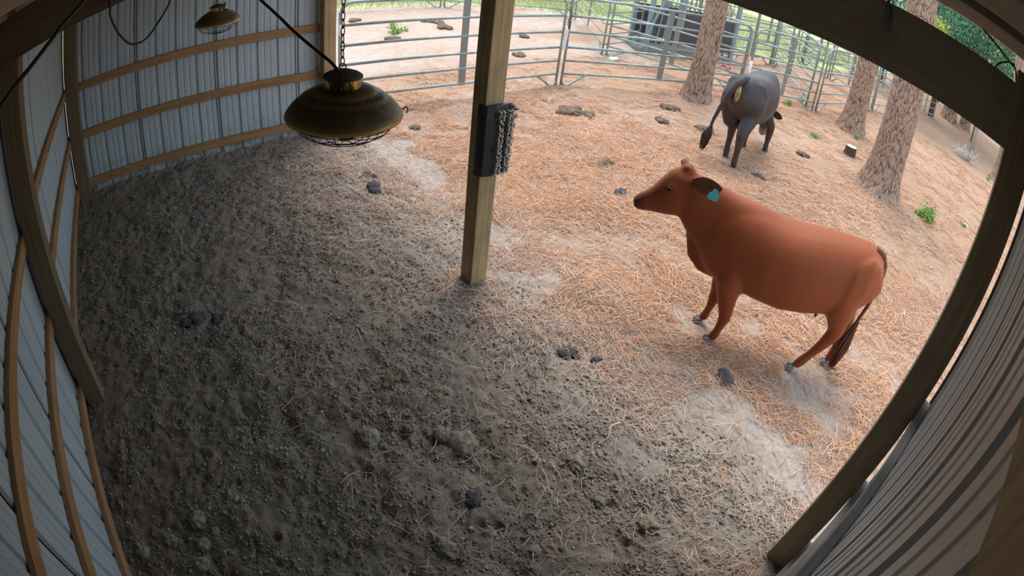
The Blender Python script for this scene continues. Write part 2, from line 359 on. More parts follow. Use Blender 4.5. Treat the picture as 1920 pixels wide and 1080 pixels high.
# soil crumbs
def crumbs():
    N = 85000
    xs = np.concatenate([rng.uniform(-.02, 3.3, N), ]); ys = 1.3 + (rng.random(N) ** 1.35) * 5.7
    s_, _, _ = masks(xs, ys); cl = fbm(xs * 4, ys * 4, 3, 77)
    k = rng.random(N) < np.clip(1 - 2.2 * s_, 0, 1) * (.25 + ss(.35, .6, cl)); xs = xs[k]; ys = ys[k]; n = len(xs)
    r = rng.gamma(2.2, .0019, n) + .0022; r = np.minimum(r, .017)
    base = np.array([[1, 0, 0], [0, 1, 0], [-1, 0, 0], [0, -1, 0], [0, 0, 1], [0, 0, -.6]], float)
    VV = base[None] * r[:, None, None] * rng.uniform(.6, 1.2, (n, 6, 1)); ang = rng.uniform(0, 6.28, n); c, s = np.cos(ang), np.sin(ang)
    x = VV[..., 0] * c[:, None] - VV[..., 1] * s[:, None]; y = VV[..., 0] * s[:, None] + VV[..., 1] * c[:, None]
    VV = np.stack([x + xs[:, None], y + ys[:, None], VV[..., 2] * .8 + (H(xs, ys) + r * .3)[:, None]], -1).reshape(-1, 3)
    f = np.array([[0, 1, 4], [1, 2, 4], [2, 3, 4], [3, 0, 4], [1, 0, 5], [2, 1, 5], [3, 2, 5], [0, 3, 5]])
    FF = (f[None] + (np.arange(n) * 6)[:, None, None]).reshape(-1, 3)
    t = rng.random(n)[:, None]; sbc = masks(xs, ys)[2][:, None]; cc_ = (np.array([.15, .125, .098]) * (1 - t) + np.array([.38, .33, .27]) * t) * (1 + .9 * sbc)
    prop(npmesh('soil_crumbs', VV, FF, M['crumb'], col=np.repeat(cc_, 6, 0)), 'loose dark soil crumbs covering the shed floor', 'soil', kind='stuff')
crumbs()

# ------------------------------------------------------------------ walls of ribbed metal sheets
def rib_profile(width, pitch=.2286):
    """(u, depth) along a sheet: major rib every pitch, two minor ribs between; depth towards outside negative = proud inside groove"""
    p = [(0, 0)]; u = 0
    while u < width - 1e-6:
        for a, d in ((.0, .018), (.022, .018), (.036, 0), (.085, 0), (.092, .004), (.104, .004), (.111, 0), (.150, 0), (.157, .004), (.169, .004), (.176, 0), (.2146, 0)):
            if u + a <= width: p.append((u + a, d))
        u += pitch
    p.append((width, .018)); return p
def metal_sheet(parent, origin, direction, out, width, z0, z1, m, ragged=True):
    """direction: unit xy along the wall, out: unit xy pointing outside"""
    b = MB(); pr = rib_profile(width); vs = []; zs = [z0, z1]; n = len(pr)
    for zi, z in enumerate(zs):
        for u, d in pr:
            zz = z
            vs.append((origin[0] + direction[0] * u + out[0] * d, origin[1] + direction[1] * u + out[1] * d, zz))
    fs = [(i, i + 1, n + i + 1, n + i) for i in range(n - 1)]
    # a second skin gives the sheet real thickness
    vs2 = [(x + out[0] * .0015, y + out[1] * .0015, z) for x, y, z in vs]
    b.add(vs, fs); b.add(vs2, [tuple(reversed(f)) for f in fs])
    return b.obj('metal_sheet', m, parent)
def wall(name, origin, direction, out, length, z0, z1, m, off0=0):
    e = empty(name, kind='structure'); u = off0
    while u < length - .02:
        wd = min(.9144, length - u)
        metal_sheet(e, (origin[0] + direction[0] * u, origin[1] + direction[1] * u), direction, out, wd + .003, z0, z1, m); u += .9144
    return e
wl = wall('wall_left', (-.040, .6), (0, 1), (-1, 0), LY + .04 - .6, -.05, 2.45, M['sheet'])
wf = wall('wall_far', (-.04, LY + .040), (1, 0), (0, 1), 3.11, -.05, 2.60, M['sheet'])
ra = -.075; rd = Vector((1, ra, 0)).normalized(); RY0 = 1.165 + .075 * 2.97
ro = (-.04, RY0 + .003 - .040); wr = wall('wall_right', ro, (rd.x, rd.y), (rd.y, -rd.x), 3.02, -.05, 2.60, M['sheet_r'])
def girt(parent, lo, hi, m, name='girt'):
    return MB().box(lo, hi).obj(name, m, parent, bevel=.003)
for z in GZ:
    girt(wl, (-.038, 1.3, z), (0, LY, z + GH), M['girtY'])
    girt(wf, (0, LY, z), (3.0, LY + .038, z + GH), M['girtX'])
for z in GZ:
    hh = .12 if z > 2 else GH
    g = MB(); a = Vector((.0, RY0, 0)); nrm = Vector((rd.y, -rd.x, 0)); pts = []
    L = 2.96
    for zz in (z, z + hh):
        for q in (a, a + rd * L, a + rd * L + nrm * .038, a + nrm * .038): pts.append((q.x, q.y, zz))
    g.add(pts, [(0, 3, 2, 1), (4, 5, 6, 7), (0, 1, 5, 4), (1, 2, 6, 5), (2, 3, 7, 6), (3, 0, 4, 7)])
    g.obj('girt', M['dust'] if z < 2 else M['post_dark'], wr, bevel=.003)
# corner trim at the open end of the right wall
t0 = Vector((ro[0], ro[1], 0)) + rd * 3.02
MB().box((t0.x - .012, t0.y - .045, -.05), (t0.x + .012, t0.y + .012, 2.62)).obj('corner_trim', mat('brown_trim', (.12, .085, .07), .6)[0], wr)

# posts
def post(x0, y0, top, label, m='post', s=S, h0=-.3, s2=None):
    s2 = s2 or s
    o = MB().box((-s / 2, -s2 / 2, 0), (s / 2, s2 / 2, top - h0)).obj('wooden_post', M[m], bevel=.006)
    o.location = (x0 + s / 2, y0 + s2 / 2, h0)
    return prop(o, label, 'post')
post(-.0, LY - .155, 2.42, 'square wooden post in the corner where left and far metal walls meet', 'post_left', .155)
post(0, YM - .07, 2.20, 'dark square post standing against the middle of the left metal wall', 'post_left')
post(2.965, LY - .14, 2.62, 'orange-brown square post at the open end of the far metal wall', 'girtpost' if 'girtpost' in M else 'post')
pb = post(W - S, YB - .07, 2.62, 'freestanding square timber post in the open front with black brush on it')
post(W - S, YC - .07, 2.62, 'long square post beside the open edge of the right metal wall', 'post_dark')
post(0.0, RY0 + .0, 2.4, 'square post in the near corner under the camera', 'post_dark')

# header beam + rafters + roof
hb = MB().box((2.836, 1.19, 2.3124), (2.874, 7.2, 2.5623)).obj('header_beam', M['header'], bevel=.004)
prop(hb, 'wide dark header board across the top of the open shed front', 'beam')
hb2 = MB().box((2.935, 1.19, 2.33), (2.972, 7.2, 2.555)).obj('header_beam', M['header'], bevel=.004)
prop(hb2, 'second header board on the outer side of the front posts', 'beam')
ceil = empty('ceiling', kind='structure')
def rz(x): return 2.178 + .085 * x
def rafter(y, x0=-.03, x1=3.35):
    b = MB(); v = []
    for yy in (y - .019, y + .019):
        v += [(x0, yy, rz(x0)), (x1, yy, rz(x1)), (x1, yy, rz(x1) + .25), (x0, yy, rz(x0) + .25)]
    b.add(v, [(0, 1, 2, 3), (7, 6, 5, 4), (0, 4, 5, 1), (1, 5, 6, 2), (2, 6, 7, 3), (3, 7, 4, 0)])
    return b.obj('rafter', M['beamX'], ceil, bevel=.003)
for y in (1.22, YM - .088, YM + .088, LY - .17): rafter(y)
for x in (.02, .60, 1.10, 1.56, 2.04, 2.52, 3.10, 3.33):
    b = MB(); z = rz(x) + .25; b.box((x - .045, 1.05, z + .001), (x + .045, LY + .12, z + .037)); b.obj('purlin', M['header'], ceil, bevel=.003)
# roof sheets
y = 1.0
while y < 7.5:
    b = MB(); p = rib_profile(.912); n = len(p); v = []
    for x in (-.12, 3.42):
        for u, d in p: v.append((x, y + u, rz(x) + .293 + d))
    b.add(v, [(i, i + 1, n + i + 1, n + i) for i in range(n - 1)])
    b.add([(q[0], q[1], q[2] + .0015) for q in v], [(n + i, n + i + 1, i + 1, i) for i in range(n - 1)])
    b.obj('roof_sheet', M['roofm'], ceil); y += .9144
# small rag/strap hanging from the header
g = MB(); g.tube([(2.83, 1.905, 2.57), (2.826, 1.90, 2.54), (2.822, 1.897, 2.50), (2.824, 1.893, 2.45)], [.006, .014, .012, .004], 8)
prop(g.obj('hanging_rag', mat('grey_rag', (.14, .16, .17), .8)[0], smooth=True), 'small grey rag caught on the header board near its right end', 'rag')

# ------------------------------------------------------------------ scratching brush on the middle post
br = empty('scratching_brush', (W - S, YB - .07, 0), label='black cattle scratching brush worn to stubble on the middle post', cat='brush')
b = MB(); n = 14; vs = []
for k, z in enumerate(np.linspace(.915, 1.385, n)):
    e = .02 * (1 - min(1, min(k, n - 1 - k) / 2.0))
    # plate section wraps the left corner of the post
    sec = [(-.034, .03), (-.040 + e, -.012), (-.022 + e, -.046 + e), (.05, -.058 + e), (.17, -.045 + e), (.185, -.02), (.18, -.004), (.0, -.004), (-.006, .03)]
    vs += [(x, yy, z) for x, yy in sec]
m_ = 9
b.add(vs, [(i * m_ + j, i * m_ + (j + 1) % m_, (i + 1) * m_ + (j + 1) % m_, (i + 1) * m_ + j) for i in range(n - 1) for j in range(m_)] + [tuple(range(m_ - 1, -1, -1)), tuple((n - 1) * m_ + j for j in range(m_))])
b.obj('base_plate', M['black'], br, smooth=False, bevel=.004)
bm1 = mat('bristle_stub', (.55, .50, .43), .9)[0]; bm2 = mat('dark_bristle', (.055, .052, .055), .8)[0]
for cx in (.075, .100, .145, .170):
    g = MB()
    for z in np.arange(.935, 1.355, .0165):
        dx = random.uniform(-.003, .003) - .0; r = random.uniform(.006, .0095)
        g.tube([(cx + dx, -.045, z), (cx + dx + random.uniform(-.004, .004), -.066 - random.uniform(0, .012), z + random.uniform(-.004, .004))], [r, r * .8], 6)
    g.obj('bristle_row', bm1, br)
g = MB()
for z in np.arange(.93, 1.38, .0085):
    for q in range(4):
        ln = .022 + .045 * random.random() * (.35 + .65 * (z - .92) / .46); x0 = .165 + .006 * q; yy = -.035 + .012 * q
        g.tube([(x0, yy, z), (x0 + ln, yy - .01, z + random.uniform(-.008, .006))], [.0045, .002], 4)
prop(g.obj('bristle_fringe', bm2, br), kind='stuff')
g = MB()
for _ in range(220):
    z = random.uniform(.93, 1.37); cx = random.choice([.05, .088, .122, .158]) + random.uniform(-.01, .01)
    g.tube([(cx, -.05, z), (cx + random.uniform(-.006, .006), -.062 - random.random() * .012, z + random.uniform(-.004, .004))], [.004, .002], 4)
prop(g.obj('bristle_stubble', bm2, br), kind='stuff')

# ------------------------------------------------------------------ lamps
def lamp(loc, label, chain_top, rot=0):
    L = empty('pendant_lamp', loc, rot, label=label, cat='lamp', group=None)
    sh = [(.150, .012), (.186, .004), (.190, -.004), (.192, .002), (.189, .010), (.178, .034), (.163, .056), (.146, .073), (.140, .078), (.137, .086), (.128, .094), (.112, .101), (.109, .104), (.107, .110), (.092, .119), (.074, .125), (.060, .127)]
    sh = [(r, z * (.74 if z > .01 else 1)) for r, z in sh]
    MB().lathe(sh, n=72).obj('shade', M['bronze'], L, smooth=True)
    MB().lathe([(.185, 0), (.16, .038), (.13, .057), (.10, .075), (.05, .092), (0, .094)], n=48).obj('shade_lining', M['bulb'], L, smooth=True)
    nk = [(.056, .086), (.058, .092), (.058, .124), (.056, .126)]
    MB().lathe(nk, n=48).obj('brass_collar', M['gold'], L, smooth=False)
    MB().lathe([(.056, .122), (.064, .124), (.064, .129), (.054, .136), (.03, .145), (.0, .147)], n=40).obj('cap', M['lampdust'], L, smooth=True)
    g = MB()
    for r, z in ((.170, -.016), (.145, -.045), (.110, -.066), (.060, -.080), (.018, -.086)):
        g.tube([(r * math.cos(a), r * math.sin(a), z) for a in np.linspace(0, 2 * math.pi, 41)], .0016, 6, cap=False)
    for k in range(10):
        a = k * math.pi / 5
        g.tube([(r * math.cos(a), r * math.sin(a), z) for r, z in ((.186, .0), (.170, -.016), (.145, -.045), (.110, -.066), (.060, -.080), (.0, -.088))], .0017, 6)
    g.obj('wire_cage', M['wire'], L)
    MB().lathe([(0, -.025), (.02, -.022), (.034, -.005), (.034, .02), (.022, .045), (.018, .09)], n=24).obj('bulb', M['bulb'], L, smooth=True)
    g = MB(); g.tube([(.185, -.0, .0), (.198, 0, .006), (.206, 0, .012), (.212, 0, .006), (.212, 0, -.004), (.207, 0, -.010)], .0022, 6); g.obj('cage_hook', M['chain'], L)
    # chain
    dz = chain_top - loc[2] - .152; nl = int(dz / .024); ring = MB()
    ring.tube([(.011 * math.cos(a), 0, .157 + .011 * math.sin(a)) for a in np.linspace(0, 2 * math.pi, 13)], .002, 6, cap=False); ring.obj('hanger_ring', M['chain'], L)
    lk = None
    for k in range(nl):
        z = .175 + k * .024
        if lk is None:
            g = MB(); g.tube([(.0062 * math.cos(a), 0, .0155 * math.sin(a)) for a in np.linspace(0, 2 * math.pi, 13)], .0018, 6, cap=False); lk = g.obj('chain_link', M['chain'], L, smooth=True); o = lk
        else: o = lk.copy(); C.objects.link(o); o.parent = L
        o.location = (0, 0, z); o.rotation_euler = (0, 0, (k % 2) * math.pi / 2 + .4)
    # spare chain piled over the collar
    g = MB()
    for k in range(26):
        a = random.uniform(-2.4, -1.2); r = .062 + random.uniform(0, .006); z = random.uniform(.09, .143); ti = random.uniform(0, 3.1)
        cx, cy = r * math.cos(a), r * math.sin(a)
        g.tube([(cx - .006 * math.sin(a) * math.cos(q) * math.cos(ti), cy + .006 * math.cos(a) * math.cos(q) * math.cos(ti), z + .014 * math.sin(q)) for q in np.linspace(0, 2 * math.pi, 11)], .0015, 5, cap=False)
    prop(g.obj('spare_chain', M['chain'], L), kind='stuff')
    return L
lamp((1.535, 3.03, 1.842), 'large dark bronze pendant lamp with wire cage, nearest the camera', 2.572, -.25)
lamp((1.585, 5.75, 1.72), 'smaller-looking bronze cage lamp hanging before the far metal wall', 2.572, .9)

def cable(pts, r, name, label):
    P = [Vector(p) for p in pts]; out = []
    for i in range(len(P) - 1):
        p0 = P[max(i - 1, 0)]; p1 = P[i]; p2 = P[i + 1]; p3 = P[min(i + 2, len(P) - 1)]
        for t in np.linspace(0, 1, 7)[:-1]:
            out.append(.5 * ((2 * p1) + (p2 - p0) * t + (2 * p0 - 5 * p1 + 4 * p2 - p3) * t * t + (3 * p1 - p0 - 3 * p2 + p3) * t ** 3))
    out.append(P[-1]); g = MB(); g.tube(out, r, 8)
    return prop(g.obj(name, M['black'], smooth=True), label, 'cable')
cable([(1.520, 3.02, 1.985), (1.501, 3.036, 2.014), (1.483, 3.093, 2.035), (1.442, 3.216, 2.084), (1.409, 3.332, 2.134), (1.369, 3.435, 2.187), (1.346, 3.498, 2.232), (1.22, 3.68, 2.42), (1.11, 3.76, 2.525)], .0055, 'lamp_cord', 'black cord slanting up left from the nearest bronze lamp')
cable([(.70, 4.08, 2.48), (.735, 4.085, 2.26), (.739, 4.116, 2.192), (.785, 4.164, 2.084), (.854, 4.223, 1.998), (.939, 4.291, 1.985), (1.023, 4.379, 2.047), (1.098, 4.488, 2.141), (1.15, 4.60, 2.34), (1.11, 4.70, 2.525)], .006, 'looped_cord', 'black cord hanging in a deep loop before the far wall')
cable([(.40, 1.9, 2.43), (.48, 2.08, 2.34), (.565, 2.275, 2.316), (.585, 2.304, 2.322), (.615, 2.369, 2.336), (.643, 2.409, 2.349), (.679, 2.471, 2.371), (.701, 2.517, 2.388), (.741, 2.605, 2.413), (.778, 2.711, 2.461), (.80, 2.78, 2.53)], .0055, 'power_cable', 'thick black cable slanting across the top left corner')
cable([(2.83, 1.80, 2.70), (2.848, 1.692, 2.672), (2.857, 1.61, 2.682), (2.864, 1.523, 2.678), (2.869, 1.442, 2.651), (2.871, 1.357, 2.62), (2.871, 1.327, 2.603), (2.84, 1.31, 2.48)], .004, 'eave_cable', 'thin black cable strung above the header to the long post')
cable([(2.855, 1.427, 2.553), (2.854, 1.414, 2.582), (2.852, 1.371, 2.616), (2.85, 1.336, 2.624)], .003, 'cable_tail', 'short curled cable end standing on the header by the long post')

# ------------------------------------------------------------------ corral panels
def rounded(a, b, z0, z1, r=.16, n=6):
    """frame loop between ends a and b (2-D) from z0 to z1 with rounded top corners"""
    a = Vector((*a, 0)); b = Vector((*b, 0)); d = (b - a).normalized(); L = (b - a).length; P = [(0, z0), (0, z1 - r)]
    P += [(r - r * math.cos(t), z1 - r + r * math.sin(t)) for t in np.linspace(.2, math.pi / 2, n)]
    P += [(L - r + r * math.sin(t), z1 - r + r * math.cos(t)) for t in np.linspace(0, math.pi / 2 - .2, n)] + [(L, z1 - r), (L, z0)]
    return [a + d * u + Vector((0, 0, z)) for u, z in P], d, L
RZ = (.20, .41, .62, .86, 1.11, 1.39)
def panel(a, b, label, group=None, feet=(1, 1), mid=True, r=.021, rails=RZ, z=0, seg=10, wide=.05, tape=None):
    e = empty('corral_panel', ((a[0] + b[0]) / 2, (a[1] + b[1]) / 2, z), label=label, cat='fence panel', group=group)
    o = Vector((-(a[0] + b[0]) / 2, -(a[1] + b[1]) / 2, 0)); A = Vector((*a, 0)) + o; B = Vector((*b, 0)) + o
    P, d, L = rounded((A.x, A.y), (B.x, B.y), .02, rails[-1])
    MB().tube(P, r, seg).obj('frame', M['pipe'], e, smooth=True)
    for zz in rails[:-1]:
        p, q = A + d * .01, B - d * .01; g = MB(); g.tube([(p.x, p.y, zz), (q.x, q.y, zz)], r * .88, seg); g.obj('rail', M['pipe'], e, smooth=True)
    if mid:
        c = (A + B) / 2; nn = Vector((-d.y, d.x, 0)); g = MB(); hw = wide
        v = [];
        for zz in (rails[0] - .02, rails[-1]):
            for s1, s2 in ((-1, -1), (1, -1), (1, 1), (-1, 1)): q = c + d * hw * s1 + nn * .011 * s2; v.append((q.x, q.y, zz))
        g.add(v, [(0, 3, 2, 1), (4, 5, 6, 7), (0, 1, 5, 4), (1, 2, 6, 5), (2, 3, 7, 6), (3, 0, 4, 7)]); g.obj('centre_upright', M['strap'], e)
    for end, q, dd in ((0, A, d), (1, B, -d)):
        if feet[end]:
            g = MB(); pts = [q + dd * u + Vector((0, 0, zz)) for u, zz in ((0, .22), (.0, .09), (.03, .035), (.09, .015), (.15, .03), (.22, .08), (.42, rails[0]))]
            g.tube(pts, r * .85, seg); g.obj('foot', M['pipe'], e, smooth=True)
    if tape:
        q = A if tape[0] == 0 else B
        MB().tube([(q.x, q.y, tape[1]), (q.x, q.y, tape[2])], r * 1.35, 10).obj('white_tape', M['white'], e, smooth=True)
    return e
panel((3.385, 7.66), (6.90, 7.60), 'corral panel bolted beside the far wall post, white tape on its end', tape=(0, .99, 1.13))
panel((6.99, 7.575), (10.20, 6.23), 'corral panel running from the chained joint to behind the leftmost pine trunk')
panel((10.30, 6.17), (11.74, 5.29), 'short corral gate just behind the black cow', wide=.04, tape=(0, .30, .75))
panel((11.84, 5.24), (15.14, 4.88), 'corral panel passing behind the middle, thinner pine trunk')
panel((15.24, 4.86), (18.30, 4.25), 'corral panel hidden mostly by the thickest pine trunk', seg=6)
panel((18.42, 4.22), (20.6, 3.73), 'last short corral panel ending right of the thickest pine', seg=6)
panel((9.39, 8.97), (11.76, 12.24), 'inner pen panel running back to the grass from the twin uprights', seg=6)
panel((8.70, 13.85), (11.70, 12.33), 'rear pen panel along the grass edge, right of the middle post', seg=6)
panel((5.15, 14.6), (8.62, 13.90), 'rear pen panel along the grass edge, left of the middle post', seg=6)
panel((9.45, 8.90), (10.26, 6.30), 'inner pen panel crossing behind the chained corral panel', seg=8)
panel((9.45, 9.02), (10.86, 9.28), 'short pen gate leading from the twin uprights to the chute', seg=6, mid=False, feet=(0, 0))
R_ = 'back pen panels behind the black cow'
RL = iter(['tube panel on the left, nearest the chute,', 'long tube panel second from the chute', 'tube panel behind the middle pine trunk', 'rear tube panel on the grass behind the black cow', 'rear tube panel on the grass left of the middle pine', 'short tube panel leaving the corral joint', 'short tube panel closing the small side pen', 'furthest right tube panel', 'tube panel running straight back beside the chute', 'diagonal tube panel meeting the corral gate', 'slanting tube panel right of the middle pine', 'hindmost tube panel on the right'])
for a, b_ in (((12.95, 8.15), (14.75, 7.88)), ((14.85, 7.88), (17.35, 8.05)), ((17.45, 8.05), (20.5, 7.2)), ((13.2, 10.3), (16.1, 9.9)), ((16.2, 9.9), (19.4, 9.2)),
              ((15.3, 5.1), (16.7, 6.75)), ((16.75, 6.85), (17.38, 7.98)), ((20.6, 7.15), (23.9, 6.3)), ((12.9, 8.3), (13.1, 10.2)), ((11.9, 5.5), (14.7, 7.75)), ((18.5, 4.4), (20.4, 7.0)), ((19.5, 9.1), (22.8, 8.2))):
    panel(a, b_, next(RL) + ' in the back pens', R_, seg=6, r=.024)
# chain wound round the joint
g = MB()
for k in range(16):
    z = 1.38 - k * .03; x = 6.95 + random.uniform(-.015, .015); yy = 7.56 + random.uniform(-.02, .02); ti = k % 2
    g.tube([(x + .012 * math.cos(q) * ti, yy + .012 * math.cos(q) * (1 - ti), z + .024 * math.sin(q)) for q in np.linspace(0, 6.283, 11)], .0035, 5, cap=False)
g.tube([(6.93, 7.56, 1.05), (6.95, 7.53, .95), (6.97, 7.545, .93), (6.985, 7.56, 1.03)], .005, 6)
prop(g.obj('fence_chain', M['chain']), 'rusty chain tying two corral panels together left of centre pine', 'chain')
prop(MB().tube([(6.945, 7.578, .58), (6.955, 7.57, .9)], .02, 8).obj('white_sleeve', M['white']), 'white sleeve on the chained corral joint', 'sleeve')

# cattle chute
ch = empty('cattle_chute', (11.9, 9.0, 0), math.atan2(-.42, 1.0), label='dark sheet-sided cattle chute with barred top beyond the corral panels', cat='chute')
dk = mat('dark_chute_sheet', (.07, .068, .075), .6)[0]; bl_ = mat('blue_grey_steel', (.22, .30, .31), .5)[0]
for yy in (-.38, .38):
    MB().box((-1.0, yy - .01, .22), (1.35, yy + .01, .98)).obj('side_sheet', dk, ch)
for yy in (-.38, .38):
    for k in range(13):
        x = -.35 + k * .135; MB().tube([(x, yy, .98), (x + .05, yy, 1.62)], .012, 6).obj('side_bar', M['strap'], ch)
    MB().tube([(-1.0, yy, 1.62), (1.35, yy, 1.62)], .025, 8).obj('top_rail', M['pipe'], ch)
    for x in (-1.0, 1.35): MB().box((x - .045, yy - .045, 0), (x + .045, yy + .045, 1.95)).obj('corner_post', bl_, ch)
    MB().box((-.30, yy - .05, .6), (-.16, yy + .05, 1.95)).obj('headgate_post', bl_, ch)
    for z in (.10, .18): MB().box((-1.0, yy - .02, z), (1.35, yy + .02, z + .03)).obj('bottom_rail', M['strap'], ch)
MB().box((-1.15, -.42, .0), (1.4, .42, .09)).obj('floor_plate', M['strap'], ch)
for x in (-.95, -.78, -.62): MB().tube([(x, -.4, .15), (x + .05, -.4, 1.0)], .02, 6).obj('squeeze_bar', bl_, ch)
MB().tube([(-1.1, -.45, .25), (-.75, -.5, 1.35)], .03, 8).obj('headgate_lever', bl_, ch)

# ------------------------------------------------------------------ trees
def tree(x, y, r, h, label, flare=1.45, lean=(0, 0), nseg=96, dz=.03, loc_z=-.05, seed=0, crown=False, kind_='pine tree'):
    e = empty('pine_tree', (x, y, 0), label=label, cat='tree')
    zs = np.concatenate([np.arange(loc_z, 3.2, dz), np.linspace(3.2, h, 30)]); th = np.linspace(0, 2 * np.pi, nseg, endpoint=False)
    TH, ZZ = np.meshgrid(th, zs); R0 = r * (1 - .03 * ZZ) * (1 + (flare - 1) * np.exp(-np.maximum(ZZ, 0) / .22))
    R0 = R0 * (1 + .09 * np.exp(-np.maximum(ZZ, 0) / .3) * np.cos(TH * 5 + seed))
    # plated bark: worley cells stretched along the trunk
    cu, cv = .045, .19; u = TH * r / cu + .35 * vn(ZZ * 9, TH * 3); v = ZZ / cv + .5 * vn(TH * 7 + seed, ZZ * 3)
    nu = int(round(2 * np.pi * r / cu)); d1 = np.full(TH.shape, 9.); d2 = np.full(TH.shape, 9.)
    ui = np.floor(u).astype(int); vi = np.floor(v).astype(int)
    for a in (-1, 0, 1):
        for b_ in (-1, 0, 1):
            ci = (ui + a) % max(nu, 3); cj = vi + b_; jx = _T[(ci * 7 + seed) & 255, (cj * 3) & 255]; jy = _T[(ci * 5 + 91) & 255, (cj * 11 + seed) & 255]
            dd = np.hypot(ui + a + jx - u, (cj + jy - v)); n1 = np.minimum(d1, dd); d2 = np.where(dd < d1, d1, np.minimum(d2, dd)); d1 = n1
    cr = np.clip((d2 - d1) / .24, 0, 1); rel = .017 * (r / .3) * (cr ** .6 - .6) + .006 * (fbm(TH * 12, ZZ * 22, 2) - .5)
    RR = R0 + rel; lx = lean[0] * ZZ; ly = lean[1] * ZZ
    V = np.stack([RR * np.cos(TH) + lx, RR * np.sin(TH) + ly, ZZ], -1).reshape(-1, 3); nz = len(zs)
    i, j = np.meshgrid(np.arange(nz - 1), np.arange(nseg), indexing='ij'); a = i * nseg + j; b_ = i * nseg + (j + 1) % nseg
    F = np.stack([a, b_, b_ + nseg, a + nseg], -1).reshape(-1, 4); col = np.repeat(ss(.12, .6, cr).reshape(-1, 1), 3, 1)
    npmesh('trunk', V, F, M['bark'], e, smooth=False, col=col)
    if crown: leafmass('crown', e, (0, 0, crown[1]), crown[0], crown[2], crown[3], (.05, .12, .03), (.22, .34, .10))
    return e
def leafmass(name, parent, c, rad, n, size, c0, c1, squash=.8, droop=.3):
    """leaves in clumps: each a folded quad"""
    k = max(6, n // 140); cen = rng.normal(0, 1, (k, 3)); cen /= np.linalg.norm(cen, axis=1)[:, None]; cen *= rad * rng.uniform(.35, 1, (k, 1)) ** .6; cen[:, 2] *= squash
    w_ = rng.integers(0, k, n); P = cen[w_] + rng.normal(0, rad * .17, (n, 3)); P += np.array(c)
    d = rng.normal(0, 1, (n, 3)); d[:, 2] -= droop * 2; d /= np.linalg.norm(d, axis=1)[:, None]; s = np.cross(d, rng.normal(0, 1, (n, 3))); s /= np.linalg.norm(s, axis=1)[:, None]
    L = size * rng.uniform(.6, 1.3, (n, 1)); V = np.stack([P, P + d * L * .5 + s * L * .22, P + d * L, P + d * L * .5 - s * L * .22], 1).reshape(-1, 3)
    F = np.arange(n * 4).reshape(n, 4); t = rng.random((n, 1)); col = np.repeat(np.array(c0) * (1 - t) + np.array(c1) * t, 4, 0)
    return prop(npmesh(name, V, F, M['leaf'], parent, col=col), kind='stuff')
tree(9.10, 6.42, .20, 9, 'pine trunk left of the black cow, crossing the corral panels', lean=(.0, .0), seed=3)
tree(11.98, 4.42, .235, 9, 'slimmer pine trunk between the black cow and the thickest trunk', seed=11, nseg=80)
tree(9.12, 2.90, .285, 9, 'thickest pine trunk, right of the black cow with flared foot', flare=1.55, seed=29, nseg=128, dz=.022)
tree(17.4, .50, .27, 9, 'pine trunk at the right beside the long shed post', seed=5, nseg=64, dz=.05)
tree(23.6, 3.35, .34, 9, 'distant pine trunk just right of the last corral panel', seed=7, nseg=40, dz=.08)
tree(24.2, 2.55, .26, 9, 'distant pine trunk, the second right of the last corral panel', seed=13, nseg=40, dz=.08)
def bushtree(x, y, h, rad, label, n=15000, size=.10, c0=(.03, .10, .035), c1=(.16, .30, .12), r=.12):
    e = empty('leafy_tree', (x, y, 0), label=label, cat='tree')
    g = MB(); g.tube([(0, 0, -.05), (.05, 0, h * .4), (0, .1, h)], [r, r * .8, r * .3], 10); g.obj('trunk', M['bark'], e)
    for k in range(5):
        a = k * 1.26 + x; g = MB(); z = h * (.35 + .1 * k); g.tube([(0, 0, z), (rad * .4 * math.cos(a), rad * .4 * math.sin(a), z + .3), (rad * .8 * math.cos(a), rad * .8 * math.sin(a), z + .2)], [r * .4, r * .25, .01], 6); g.obj('branch', M['bark'], e)
    leafmass('foliage', e, (0, 0, h * .82), rad, n, size, c0, c1)
    return e
bushtree(17.6, 4.25, 3.4, .95, 'small yellow-green tree seen above the header board beside the thick trunk', n=9000, size=.09, c0=(.14, .22, .03), c1=(.52, .62, .16), r=.05)
bushtree(22.5, 6.6, 5.2, 2.0, 'leafy green tree partly behind the thick pine trunk above the header')
bushtree(21.0, 3.9, 5.0, 2.1, 'blue-green leafy tree above the middle of the header board', n=22000, c0=(.04, .13, .08), c1=(.20, .40, .26))
bushtree(22.0, 1.9, 4.6, 2.0, 'dark green leafy tree right of the blue-green one', n=22000)
bushtree(26.0, .2, 5.2, 2.4, 'dark leafy tree behind the right pine trunk', n=14000)
bushtree(28.0, 4.6, 6.2, 3.0, 'broad green tree furthest back above the header', n=14000, size=.15)
# small dead sapling with pale debris
e = empty('dead_sapling', (17.3, 1.75, 0), label='slim bare sapling with pale brush heaped at its foot', cat='sapling')
MB().tube([(0, 0, 0), (.02, .02, 1.2), (-.03, 0, 3.2)], [.09, .07, .03], 10).obj('stem', mat('grey_wood', (.36, .31, .26), .9)[0], e, smooth=True)
g = MB()
for _ in range(70):
    a = random.uniform(0, 6.28); r_ = random.uniform(.05, .45); p = Vector((r_ * math.cos(a) - .25, r_ * math.sin(a) + .2, random.uniform(.02, .22))); q = p + Vector((random.uniform(-.3, .3), random.uniform(-.3, .3), random.uniform(-.05, .25)))
    g.tube([p, q], [.016, .006], 5)
prop(g.obj('brush_heap', mat('pale_twigs', (.55, .52, .47), .9)[0], e), kind='stuff')
